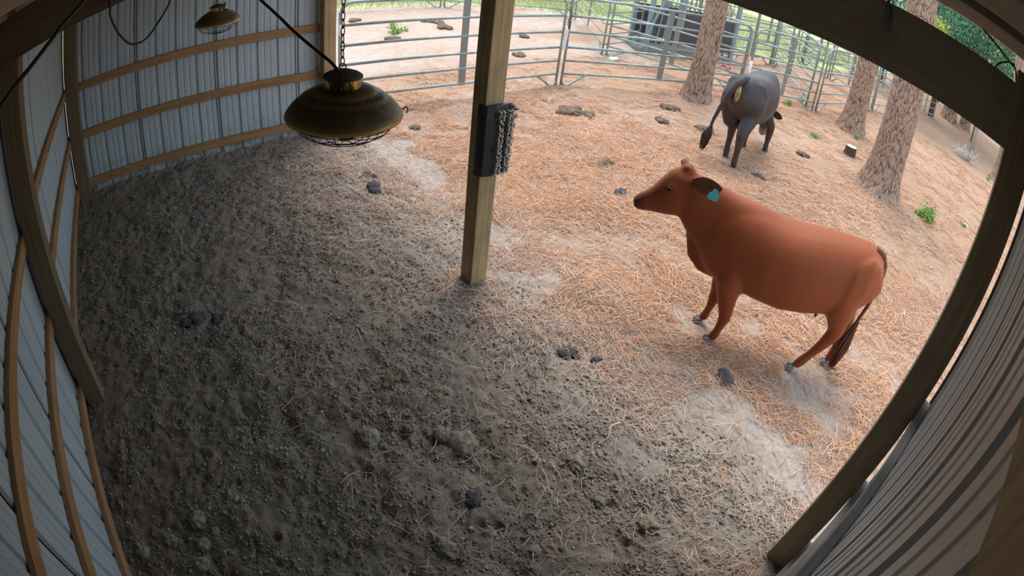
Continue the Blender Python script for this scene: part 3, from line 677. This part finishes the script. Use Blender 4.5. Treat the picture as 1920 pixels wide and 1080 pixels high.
# cut stump
e = empty('cut_stump', (10.12, 3.80, 0), label='small sawn stump between the black cow and the thickest pine', cat='stump')
MB().lathe([(.13, -.03), (.11, .06), (.10, .15), (.098, .155)], n=20).obj('stump_side', M['bark'], e)
MB().lathe([(.098, .155), (.05, .158), (0, .158)], n=20).obj('sawn_top', mat('cut_wood', (.6, .5, .38), .8)[0], e)

# ------------------------------------------------------------------ lumps on the ground
def lump(r, flat, seed, sub=3, rough=.28):
    import bmesh
    bm = bmesh.new(); bmesh.ops.create_icosphere(bm, subdivisions=sub, radius=1)
    for v in bm.verts:
        p = v.co; a = np.array([p.x * 1.6 + seed]); b_ = np.array([p.y * 1.6 + p.z]); n = float(fbm(a, b_, 3)[0]) - .5
        n2 = float(fbm(np.array([p.x * 5 + seed * 3.]), np.array([p.y * 5 + p.z * 4]), 2)[0]) - .5
        v.co = p * r * (1 + rough * 2.4 * n + rough * 1.1 * n2); v.co.z = v.co.z * flat
        v.co.y *= .8
    me = bpy.data.meshes.new('lump'); bm.to_mesh(me); bm.free(); me.polygons.foreach_set('use_smooth', [True] * len(me.polygons)); return me
def pile(name, cat, x, y, r, label, m, flat=.42, group=None, n=3):
    if name == 'manure_pile':
        rr = random.Random(int(x * 100)); src = MB(); q = 5 if r > .07 else 3
        for k in range(q):
            a = rr.uniform(0, 6.28); d = r * rr.uniform(.15, .75) * (k > 0); rad = r * rr.uniform(.38, .66)
            me = lump(rad, rr.uniform(.34, .58), x * 3 + y + k * 5, 3, .34)
            src.add([(v.co.x + d * math.cos(a), v.co.y + d * math.sin(a) * .7, v.co.z - .1 * rad) for v in me.vertices], [tuple(p.vertices) for p in me.polygons]); bpy.data.meshes.remove(me)
        o = src.obj(name, M[m], smooth=True); o.location = (x, y, Hs(x, y) + r * .12 + .01)
    else:
        me = lump(r, flat, x * 3 + y, 4, .40); me.name = name; me.materials.append(M[m]); o = bpy.data.objects.new(name, me); C.objects.link(o); o.location = (x, y, Hs(x, y) + r * flat * .1)
    o.rotation_euler = (0, 0, x * 7)
    return prop(o, label, cat, group)
D = [(6.23,6.61,.19,'big dried manure pile on pale sand right of the middle post','dung'),(6.45,6.42,.12,'smaller manure pile touching the big one right of the middle post','dung'),
(8.07,6.21,.17,'dried manure pile at the foot of the left pine','dung'),(7.38,5.83,.11,'broken manure pat left of the black cow near the pine','dung'),
(7.82,5.37,.15,'grey-brown manure pile beside the black cow tail','dung'),(4.75,5.38,.07,'small manure pat in straw right of the brush','dung'),(5.42,5.07,.11,'dark crusted manure pile above the red cow nose','dung'),
(5.01,4.49,.10,'flat dark grey manure pat just left of the red cow nose','dungd'),(7.07,4.03,.12,'flat grey manure pat below the black cow hind hoof','dungd'),(8.82,4.17,.13,'manure streak right of the black cow front hoof','dung'),
(4.68,4.99,.08,'straw-covered manure lump left of the red cow forehead','dung'),(2.87,5.66,.12,'dark manure heap left of the middle post under the lamp','dungd'),(2.96,5.96,.08,'manure lump behind the dark heap under the lamp','dungd'),
(7.55,12.26,.18,'far manure pile by the grass edge behind the corral','dung'),(7.38,11.72,.2,'largest far manure pile behind the corral panel','dung'),(7.32,12.45,.10,'small far manure pat next to the pile by the grass edge','dung'),
(8.66,10.52,.17,'far manure pile right of the middle post beyond the fence','dung'),(7.46,9.27,.16,'manure pile beyond the fence close to the middle post','dung'),(5.81,11.03,.166,'manure pile beyond the fence behind the tuft of green','dung'),
(5.89,13.03,.19,'furthest manure pile beyond the fence at the left','dung'),(6.84,8.9,.12,'manure pile just beyond the fence, second from the middle post','dung'),
(.97,4.58,.10,'very dark manure lump alone on the shed floor near the left post','dungd'),(1.12,4.53,.06,'small dark lump right of the very dark manure lump','dungd'),
(3.0,3.06,.085,'black-grey manure pat below the middle post','dungd'),(3.12,2.93,.06,'second black manure pat below the middle post','dungd'),
(3.0,3.43,.035,'small dark dropping below the middle post','dungd'),(3.61,3.38,.04,'small dark dropping between post and red cow leg','dungd'),
(1.9,3.47,.07,'dark lump in the middle of the shed floor','dung'),(1.42,3.87,.06,'low brown lump on the shed floor left of centre','dung'),(3.63,2.28,.09,'dark broken pat under straw before the red cow','dungd'),
(1.86,2.54,.07,'dark crumbled lump low in the middle of the floor','dungd'),(4.01,6.87,.09,'manure pat right of the big lamp hook','dung')]
for x, y, r, l, m in D: pile('manure_pile', 'manure', x, y, r, l, m, .40)
K = [(2.02,2.88,.085,'broad pale soil clod in the lower middle of the floor'),(1.95,2.97,.05,'pale clod left of the broad clod'),(1.59,2.41,.06,'round cracked soil clod at the bottom of the picture'),
(.50,2.93,.047,'brown rounded clod in the bottom left group, upper one'),(.44,2.82,.05,'brown rounded clod in the bottom left group, lower one'),(.53,3.08,.06,'long crusty clod topping the bottom left group'),
(.32,3.02,.045,'rough upright clod left in the bottom left group'),(.10,3.0,.06,'ridged clod by the left wall girt'),(.6,2.98,.036,'small clod right of the bottom left group'),(1.6,3.17,.07,'low flat clod left of the broad pale clod'),
(2.44,2.43,.05,'angular clod in straw right of the broad pale clod'),(2.49,1.91,.06,'large clod near the foot of the long post'),(1.93,2.15,.034,'small pink-grey clod at the bottom centre'),(2.39,2.18,.035,'small dark clod left of the large clod near the long post')]
for x, y, r, l in K: pile('soil_clod', 'clod', x, y, r, l, 'clod', .62)
# weeds
def weed(x, y, r, label, n=90, tall=.5):
    e = empty('green_weed', (x, y, Hs(x, y)), label=label, cat='weed')
    g = MB()
    for k in range(7):
        a = k * .9; g.tube([(0, 0, 0), (r * .35 * math.cos(a), r * .35 * math.sin(a), r * tall * .8), (r * .8 * math.cos(a), r * .8 * math.sin(a), r * tall)], [.006, .004, .002], 5)
    g.obj('stems', mat('green_stem', (.16, .28, .06), .6)[0], e)
    leafmass('leaves', e, (0, 0, r * tall * .5), r * .8, n * 3, r * .18, (.10, .24, .04), (.32, .50, .12), .5)
weed(6.19, 11.55, .30, 'green grass tuft on bare ground beyond the corral fence', 220, .3)
weed(9.26, 1.99, .26, 'bright green weed on the needle slope right of the red cow', 260, .8)
weed(10.05, 4.49, .14, 'small green weed right of the black cow hooves'); weed(11.5, 4.15, .12, 'tiny weed at the foot of the slimmer pine')
weed(11.4, 5.65, .16, 'low green weed under the short corral gate'); weed(12.2, 5.75, .12, 'pale green sprig under the corral joint'); weed(16.4, .9, .15, 'green sprig at the foot of the right pine'); weed(10.3, 1.3, .12, 'green sprig on the slope past the bright weed')
# sticks, chips and litter
def stick(x, y, pts, r, label, m):
    z = Hs(x, y); g = MB(); g.tube([(a, b_, c + .012) for a, b_, c in pts], r, 6); o = g.obj('stick', m, smooth=True); o.location = (x, y, z); return prop(o, label, 'stick')
tw = mat('bleached_twig', (.62, .48, .33), .8)[0]
stick(6.0, 1.55, [(-.12, .1, 0), (0, 0, .01), (.16, .02, 0)], .012, 'bleached forked stick on straw right of the red cow', tw)
stick(2.75, 2.45, [(-.07, -.02, 0), (.01, .03, .01), (.08, .02, 0)], .005, 'pale twig on the ground below the red cow', tw)
stick(3.15, 1.95, [(-.06, .06, 0), (0, 0, .012), (.07, -.01, 0)], .004, 'pale bent twig near the long post', tw)
stick(3.0, 4.55, [(-.1, .02, 0), (0, 0, .012), (.12, .05, 0)], .004, 'thin pale twig right of the middle post foot', tw)
wp = lump(.12, .25, 4.); wp.materials.append(mat('white_litter', (.85, .88, .86), .6)[0]); o = bpy.data.objects.new('litter_bag', wp); C.objects.link(o); o.location = (9.38, 8.62, .02); prop(o, 'crumpled white bag on the ground by the twin uprights', 'litter')
wp = lump(.07, .4, 9.); wp.materials.append(mat('white_stone', (.8, .76, .66), .7)[0]); o = bpy.data.objects.new('pale_stone', wp); C.objects.link(o); o.location = (10.44, 1.24, .02); prop(o, 'pale stone on the slope near the long post', 'stone')
rb = mat('red_board', (.42, .16, .13), .7)[0]
for k, (a, b_) in enumerate(((11.9, 7.8), (12.15, 7.55), (12.4, 7.9))):
    o = MB().box((-.45, -.05, 0), (.45, .05, .03)).obj('loose_board', rb); o.location = (a, b_, .01); o.rotation_euler = (0, 0, .25 + .3 * k)
    prop(o, ('leftmost', 'middle', 'rightmost')[k] + ' of three reddish boards lying beyond the corral by the left pine', 'board', 'reddish boards on the ground')

# ------------------------------------------------------------------ cattle
def loft(b, secs, n=20, e=2.3):
    """secs: (x, y, z, half width, up, down[, dir]) ; sections perpendicular to the path in the x-z plane"""
    P = [Vector(s[:3]) for s in secs]; vs = []
    for i, s in enumerate(secs):
        t = (P[min(i + 1, len(P) - 1)] - P[max(i - 1, 0)]); t.normalize()
        if len(s) > 6 and s[6]: t = Vector(s[6]).normalized()
        side = Vector((0, 1, 0)); side = (side - t * side.dot(t)).normalized(); up = t.cross(side)
        for k in range(n):
            a = 2 * math.pi * k / n; c, q = math.cos(a), math.sin(a)
            cx = math.copysign(abs(c) ** (2 / e), c); sx = math.copysign(abs(q) ** (2 / e), q)
            vs.append(P[i] + side * s[3] * cx + up * (s[4] if sx > 0 else s[5]) * sx)
    m = len(secs); fs = [(i * n + k, i * n + (k + 1) % n, (i + 1) * n + (k + 1) % n, (i + 1) * n + k) for i in range(m - 1) for k in range(n)]
    fs += [tuple(range(n - 1, -1, -1)), tuple((m - 1) * n + k for k in range(n))]
    b.add(vs, fs)
def leg(b, pts):
    loft(b, [(x, y, z, r * (1 if len(q) < 2 else q[1]), r, r) for (x, y, z, r, *q) in [(p[0], p[1], p[2], p[3]) for p in pts]], 14, 2)
def fuse(mb, name, m, parent, voxel, colf, smooth_it=14):
    me = bpy.data.meshes.new(name + '_src'); me.from_pydata(mb.v, [], mb.f); o = bpy.data.objects.new('tmp', me); C.objects.link(o)
    import bmesh
    bm = bmesh.new(); bm.from_mesh(me); bmesh.ops.recalc_face_normals(bm, faces=bm.faces); bm.to_mesh(me); bm.free()
    r = o.modifiers.new('r', 'REMESH'); r.mode = 'VOXEL'; r.voxel_size = voxel; r.use_smooth_shade = True
    s = o.modifiers.new('s', 'SMOOTH'); s.factor = .5; s.iterations = smooth_it
    dg = bpy.context.evaluated_depsgraph_get(); dg.update(); out = bpy.data.meshes.new_from_object(o.evaluated_get(dg))
    bpy.data.objects.remove(o); n = len(out.vertices); co = np.empty(n * 3, np.float32); out.vertices.foreach_get('co', co); co = co.reshape(-1, 3)
    at = out.color_attributes.new('Col', 'FLOAT_COLOR', 'POINT'); c4 = np.ones((n, 4), np.float32); c4[:, :3] = colf(co); at.data.foreach_set('color', c4.ravel())
    out.polygons.foreach_set('use_smooth', [True] * len(out.polygons)); out.materials.clear(); out.materials.append(m); out.name = name
    ob = bpy.data.objects.new(name, out); C.objects.link(ob); ob.parent = parent; return ob
def hoof(parent, x, y, r, m, yaw=0):
    b = MB()
    for s in (-1, 1):
        prof = [(.0, 1.0), (.45, .92), (1.0, .70)]; vs = []; n = 12
        for t, k in prof:
            for q in range(n):
                a = 2 * math.pi * q / n; vs.append(((math.cos(a) * 1.35 + (.35 if math.cos(a) > 0 else .1)) * r * .62 * k + (1 - t) * .012, s * r * .47 + math.sin(a) * r * .46 * k, t * r * 1.25 - .006))
        fs = [(i * n + q, i * n + (q + 1) % n, (i + 1) * n + (q + 1) % n, (i + 1) * n + q) for i in range(2) for q in range(n)] + [tuple(range(n - 1, -1, -1)), tuple(2 * n + q for q in range(n))]
        b.add(vs, fs)
    o = b.obj('hoof', m, parent, smooth=True); o.location = (x, y, 0); o.rotation_euler = (0, 0, yaw); return o
def ear(parent, root, tip, w_, m, up=(0, 0, 1)):
    r_ = Vector(root); t_ = Vector(tip); d = t_ - r_; L = d.length; d.normalize(); s = d.cross(Vector(up)).normalized(); u = s.cross(d)
    b = MB(); vs = []; prof = [(0, .45), (.15, .7), (.35, .95), (.55, 1.0), (.75, .82), (.9, .5), (1, .08)]; n = 10
    for t, k in prof:
        for q in range(n):
            a = 2 * math.pi * q / n; c, sn = math.cos(a), math.sin(a); cup = .35 * (c * c) * w_ * k
            vs.append(r_ + d * L * t + u * (w_ * k * c) + s * (.010 * sn * (1.2 - t) + cup - .1 * w_))
    m_ = len(prof); fs = [(i * n + q, i * n + (q + 1) % n, (i + 1) * n + (q + 1) % n, (i + 1) * n + q) for i in range(m_ - 1) for q in range(n)] + [tuple(range(n - 1, -1, -1)), tuple((m_ - 1) * n + q for q in range(n))]
    o = b.add(vs, fs).obj('ear', m, parent, smooth=True); return o
def ball(name, parent, c, r, m, sq=(1, 1, 1)):
    b = MB(); b.lathe([(r * math.sin(t), -r * math.cos(t)) for t in np.linspace(0, math.pi, 9)], n=14); o = b.obj(name, m, parent, smooth=True); o.location = c; o.scale = sq; return o
def tail(parent, pts, radii, m, mh, switch, sw_len, n=60, spread=.025):
    g = MB(); g.tube(pts, radii, 10); t = g.obj('tail', m, parent, smooth=True)
    g = MB()
    for k in range(n):
        a = random.uniform(0, 6.28); u = random.uniform(0, .35); p = Vector(switch[0]).lerp(Vector(switch[1]), u) + Vector((math.cos(a), math.sin(a), 0)) * .012
        q = Vector(switch[1]) + Vector((math.cos(a), math.sin(a), 0)) * spread * random.random() + Vector((0, 0, random.uniform(-.04, .05)))
        mid = p.lerp(q, .5) + Vector((math.cos(a), math.sin(a), 0)) * spread * .9
        g.tube([p, mid, q], [.004, .0045, .0015], 5)
    prop(g.obj('tail_switch', mh, t, smooth=True), kind='stuff'); return t

# --- red cow (local: +x forward, +y its left side)
yaw = math.atan2(.878, -.479)
rc = empty('red_cow', (4.204, 2.346, 0), yaw, label='rust-red cow with turquoise ear tag standing side-on outside the shed', cat='cow')
b = MB()
torso = [(-.615, 0, .93, .06, .09, .10), (-.59, 0, .92, .11, .145, .16), (-.53, 0, .89, .155, .20, .21), (-.42, 0, .85, .195, .235, .27), (-.28, 0, .80, .225, .27, .285), (-.12, 0, .765, .25, .285, .305),
         (.04, 0, .745, .262, .285, .315), (.20, 0, .745, .250, .290, .30), (.34, 0, .755, .215, .300, .285), (.46, 0, .765, .185, .29, .275), (.57, 0, .765, .14, .26, .265), (.65, 0, .745, .09, .20, .20), (.69, 0, .73, .045, .11, .11)]
loft(b, torso, 28, 2.25)
loft(b, [(.30, 0, .82, .15, .24, .25), (.45, 0, .86, .135, .225, .28), (.58, 0, .91, .115, .195, .26), (.69, 0, .965, .098, .165, .215), (.79, 0, 1.02, .088, .135, .17), (.87, 0, 1.055, .08, .10, .13)], 24, 2.2)
# dewlap
loft(b, [(.80, 0, .89, .022, .06, .06, (1, 0, .3)), (.75, 0, .85, .05, .08, .09, (1, 0, .3)), (.70, 0, .78, .036, .10, .10, (1, 0, .6)), (.655, 0, .66, .032, .12, .11, (1, 0, .6)), (.58, 0, .55, .04, .09, .08, (1, 0, .4)), (.46, 0, .52, .06, .07, .055, (1, 0, 0))], 14, 2)
hd = (1, 0, -.25)
head = [(.80, 0, 1.05, .060, .08, .14, hd), (.83, 0, 1.045, .082, .115, .17, hd), (.875, 0, 1.02, .094, .150, .185, hd), (.925, 0, .99, .094, .150, .170, hd), (.975, 0, .955, .082, .120, .142, hd), (1.02, 0, .915, .066, .092, .105, hd),
        (1.06, 0, .885, .058, .072, .080, hd), (1.10, 0, .862, .058, .058, .064, hd), (1.13, 0, .848, .052, .046, .050, hd), (1.147, 0, .842, .034, .028, .032, hd)]
loft(b, head, 20, 2.3)
for s in (-1, 1):
    ballc = (.93, s * .088, 1.045); loft(b, [(ballc[0] - .03, ballc[1], ballc[2] + .02, .012, .015, .015), (ballc[0], ballc[1], ballc[2], .02, .026, .026), (ballc[0] + .03, ballc[1] - s * .006, ballc[2] - .03, .012, .015, .015)], 10, 2)
loft(b, [(.82, 0, 1.15, .03, .02, .02), (.86, 0, 1.178, .045, .028, .03), (.90, 0, 1.175, .035, .02, .02)], 12, 2)   # poll bump
# haunches and shoulders
for s in (-1, 1):
    loft(b, [(-.56, s * .10, .90, .04, .10, .12, (1, 0, 0)), (-.48, s * .115, .86, .085, .19, .22, (1, 0, 0)), (-.37, s * .125, .80, .105, .20, .25, (1, 0, 0)), (-.27, s * .115, .75, .08, .13, .18, (1, 0, 0)), (-.16, s * .11, .72, .04, .07, .08, (1, 0, 0))], 16, 2.2)
    loft(b, [(.24, s * .12, .80, .05, .10, .12, (1, 0, 0)), (.36, s * .125, .76, .085, .19, .20, (1, 0, 0)), (.47, s * .115, .72, .06, .13, .14, (1, 0, 0))], 16, 2.2)
def L4(pts): leg(b, [(p[0], p[1], p[2], p[3] * (1.24 if .26 < p[2] < .62 else 1.12 if .05 < p[2] <= .26 else 1)) for p in pts])
L4([(.375, .06, .82, .04), (.378, .085, .75, .085), (.38, .10, .66, .105), (.385, .105, .56, .088), (.378, .105, .47, .068), (.355, .102, .37, .052), (.333, .10, .29, .040), (.326, .10, .24, .041), (.330, .099, .19, .031), (.338, .099, .12, .027), (.346, .099, .075, .033), (.362, .099, .04, .033)])
L4([(.385, -.06, .82, .04), (.39, -.085, .75, .085), (.40, -.10, .66, .105), (.42, -.105, .56, .085), (.42, -.105, .47, .066), (.42, -.102, .37, .050), (.418, -.10, .29, .040), (.42, -.10, .24, .041), (.426, -.099, .18, .030), (.433, -.099, .12, .027), (.44, -.099, .075, .033), (.452, -.099, .04, .033)])
L4([(-.38, .05, .96, .05), (-.38, .08, .89, .10), (-.382, .098, .80, .125), (-.388, .108, .70, .122), (-.40, .113, .60, .095), (-.425, .108, .51, .066), (-.447, .103, .435, .052), (-.438, .10, .38, .045), (-.405, .099, .29, .035), (-.36, .099, .19, .030), (-.318, .099, .10, .035), (-.290, .099, .045, .034)])
L4([(-.43, -.05, .96, .05), (-.43, -.08, .89, .10), (-.435, -.098, .80, .125), (-.45, -.108, .70, .12), (-.475, -.113, .60, .09), (-.52, -.108, .51, .062), (-.562, -.103, .44, .050), (-.572, -.10, .385, .044), (-.578, -.099, .29, .034), (-.584, -.099, .19, .029), (-.588, -.099, .10, .034), (-.580, -.099, .045, .034)])
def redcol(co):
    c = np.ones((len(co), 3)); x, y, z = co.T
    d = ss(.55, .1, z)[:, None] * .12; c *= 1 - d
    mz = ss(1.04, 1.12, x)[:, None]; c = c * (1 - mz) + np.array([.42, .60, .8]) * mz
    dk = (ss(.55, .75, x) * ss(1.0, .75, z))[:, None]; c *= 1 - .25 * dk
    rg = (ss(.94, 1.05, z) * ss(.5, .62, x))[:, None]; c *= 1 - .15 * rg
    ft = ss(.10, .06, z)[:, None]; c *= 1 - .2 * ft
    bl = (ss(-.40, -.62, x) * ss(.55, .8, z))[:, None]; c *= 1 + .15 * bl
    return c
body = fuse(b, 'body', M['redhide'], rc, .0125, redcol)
for x, y, m in ((.375, .099, 'hoofg'), (.462, -.099, 'hoofg'), (-.270, .099, 'hoofg'), (-.567, -.099, 'hoofg')): hoof(rc, x, y, .040, M[m])
for s in (-1, 1):
    ball('eye', rc, (.938, s * .103, 1.040), .017, M['eye'], (1, .7, .8))
    ball('nostril', rc, (1.138, s * .030, .862), .011, M['eye'], (.8, .8, 1))
ear(rc, (.815, .075, 1.115), (.635, .215, 1.185), .054, M['redear'])
ear(rc, (.86, -.075, 1.12), (.93, -.24, 1.11), .048, M['redear'])
tg = MB(); tg.add([(x * .034, yy, z * .034) for yy in (-.0012, .0012) for x, z in ((-.35, 1.05), (.35, 1.05), (.45, .55), (.95, .0), (1, -.6), (.7, -1.0), (-.7, -1.0), (-1, -.6), (-.95, 0), (-.45, .55))],
       [tuple(range(9, -1, -1)), tuple(range(10, 20))] + [(i, (i + 1) % 10, 10 + (i + 1) % 10, 10 + i) for i in range(10)])
to = tg.obj('ear_tag', M['tag'], rc); to.location = (.672, .235, 1.145); to.rotation_euler = (.35, 0, -.25); to['label'] = 'turquoise ear tag'
tail(rc, [(-.50, 0, 1.055), (-.565, 0, 1.035), (-.612, .0, .97), (-.630, .0, .88), (-.630, .01, .77), (-.618, .02, .65), (-.600, .02, .54), (-.592, .02, .40)], [.03, .026, .021, .018, .016, .014, .013, .009], M['redhair'], M['redhair'], ((-.602, .02, .52), (-.585, .02, .10)), .4, 110, .030)
ball('teat', rc, (-.27, .05, .475), .016, M['nose'], (.7, .7, 1.6))

# --- black cow seen from behind, grazing
yb_ = math.atan2(.27, 1.3); db = Vector((math.cos(yb_), math.sin(yb_), 0)); lb = Vector((-db.y, db.x, 0))
o0 = Vector((7.72, 4.615, 0)) - db * .20 + lb * .03
bc = empty('black_cow', o0, yb_, label='black cow seen from behind, grazing with its head down', cat='cow')
k = 1.08; q_ = 1.20; b = MB()
def sx(s): return (s[0] * k, s[1] * q_, s[2] * k, s[3] * q_ * 1.0, s[4] * k, s[5] * k * 1.03) + tuple(s[6:])
loft(b, [sx(s) for s in torso[:-2]], 28, 2.25)
loft(b, [(.42, 0, .84, .17, .26, .27), (.58, -.01, .78, .15, .22, .26), (.72, -.015, .68, .12, .18, .22), (.83, -.02, .57, .10, .15, .18), (.90, -.02, .46, .09, .12, .14)], 24, 2.2)
h2 = (.42, 0, -.9)
loft(b, [(.88, -.02, .50, .07, .07, .07, h2), (.905, -.02, .46, .10, .10, .12, h2), (.935, -.02, .40, .105, .10, .14, h2), (.965, -.02, .33, .095, .09, .12, h2), (.99, -.02, .26, .075, .075, .095, h2), (1.01, -.02, .19, .068, .066, .078, h2), (1.025, -.02, .13, .07, .064, .07, h2), (1.035, -.02, .095, .05, .045, .05, h2)], 18, 2.3)
for s in (-1, 1):
    loft(b, [(-.54, s * .11, 1.06, .055, .055, .05, (1, 0, 0)), (-.44, s * .155, .95, .12, .17, .22, (1, 0, 0)), (-.31, s * .165, .86, .11, .15, .22, (1, 0, 0)), (-.22, s * .16, .82, .06, .08, .11, (1, 0, 0))], 16, 2.2)
    loft(b, [(.26, s * .14, .86, .06, .11, .13, (1, 0, 0)), (.39, s * .15, .82, .10, .20, .22, (1, 0, 0)), (.51, s * .14, .78, .07, .14, .15, (1, 0, 0))], 16, 2.2)
    loft(b, [(.90, -.02 + s * .02, .50, .03, .03, .03, (0, s, 0)), (.90, -.02 + s * .02, .50, .03, .03, .03, (0, s, 0))], 6, 2) if False else None
_leg0 = leg
def leg(b, pts): _leg0(b, [(p[0], p[1], p[2], p[3] * (1.17 if p[2] < .6 else 1.0)) for p in pts])
def tp(px, py):   # world foot -> local
    v = Vector((px, py, 0)) - o0; return v.dot(db), v.dot(lb)
HR = tp(6.96, 4.34); HL = tp(7.22, 4.62); FR = tp(8.12, 4.50); FL = tp(7.86, 4.72)
def hind(x, y, s):
    h0 = -.46
    leg(b, [(h0, s * .07, 1.06, .05), (h0, s * .11, .97, .12), (h0, s * .135, .86, .15), (h0 + .0, s * .15, .75, .14), (h0 - .02 + (x - h0) * .15, s * .15 * .8 + y * .2, .64, .108), (h0 - .08 + (x - h0) * .5, s * .07 + y * .5, .53, .075), (x - .06, y, .455, .058), (x - .055, y, .40, .050), (x - .04, y, .30, .040), (x - .03, y, .19, .035), (x - .02, y, .10, .040), (x, y, .045, .039)])
def fore(x, y, s):
    leg(b, [(.39, s * .08, .92, .05), (.395, s * .11, .83, .10), (.40, s * .13, .72, .12), (.41, s * .13, .60, .10), (.41 + (x - .41) * .3, s * .09 + y * .3, .49, .076), (x * .75 + .1, y, .38, .055), (x * .9 + .03, y, .27, .048), (x * .97, y, .18, .036), (x - .01, y, .11, .032), (x - .01, y, .075, .038), (x, y, .04, .038)])
hind(HR[0], HR[1], -1); hind(HL[0], HL[1], 1); fore(FR[0], FR[1], -1); fore(FL[0], FL[1], 1)
def blkcol(co):
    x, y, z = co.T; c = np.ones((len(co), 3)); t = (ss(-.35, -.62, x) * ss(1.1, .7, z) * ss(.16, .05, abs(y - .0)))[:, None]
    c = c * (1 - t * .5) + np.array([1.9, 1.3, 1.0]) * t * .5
    m_ = (ss(.26, .12, z) * ss(.85, .95, x))[:, None]; c = c * (1 - m_) + np.array([5., 5.5, 5.]) * m_
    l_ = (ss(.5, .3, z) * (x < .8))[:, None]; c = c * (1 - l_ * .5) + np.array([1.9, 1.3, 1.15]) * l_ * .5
    return c
fuse(b, 'body', M['blackhide'], bc, .016, blkcol)
for (x, y) in (HR, HL, FR, FL): hoof(bc, x, y, .046, M['hoof'])
ear(bc, (.92, -.09, .50), (.86, -.28, .47), .055, M['blackhair']); ear(bc, (.92, .07, .50), (.86, .24, .48), .055, M['blackhair'])
for s in (-1, 1): ball('eye', bc, (.975, -.02 + s * .09, .40), .018, M['eye'])
# vulva / pale patch under the tail
g = MB(); g.tube([(-.668, .03, 1.055), (-.690, .03, 1.00), (-.694, .03, .93), (-.684, .03, .86), (-.66, .03, .78)], [.012, .034, .038, .030, .008], 10)
o = g.obj('anal_skin', dungm('pale_streaked_skin', (.10, .07, .03), (.55, .45, .18)), bc, smooth=True)
tail(bc, [(-.54, .0, 1.12), (-.62, .02, 1.12), (-.69, .06, 1.05), (-.72, .12, .92), (-.73, .18, .74), (-.75, .22, .56), (-.75, .24, .42)], [.045, .045, .042, .036, .028, .021, .014], M['blackhair'], M['blackhair'], ((-.75, .225, .50), (-.75, .27, .17)), .3, 100, .04)
g = ball('udder', bc, (-.38, .02, .50), .07, M['blackhair'], (1.2, 1, .8))
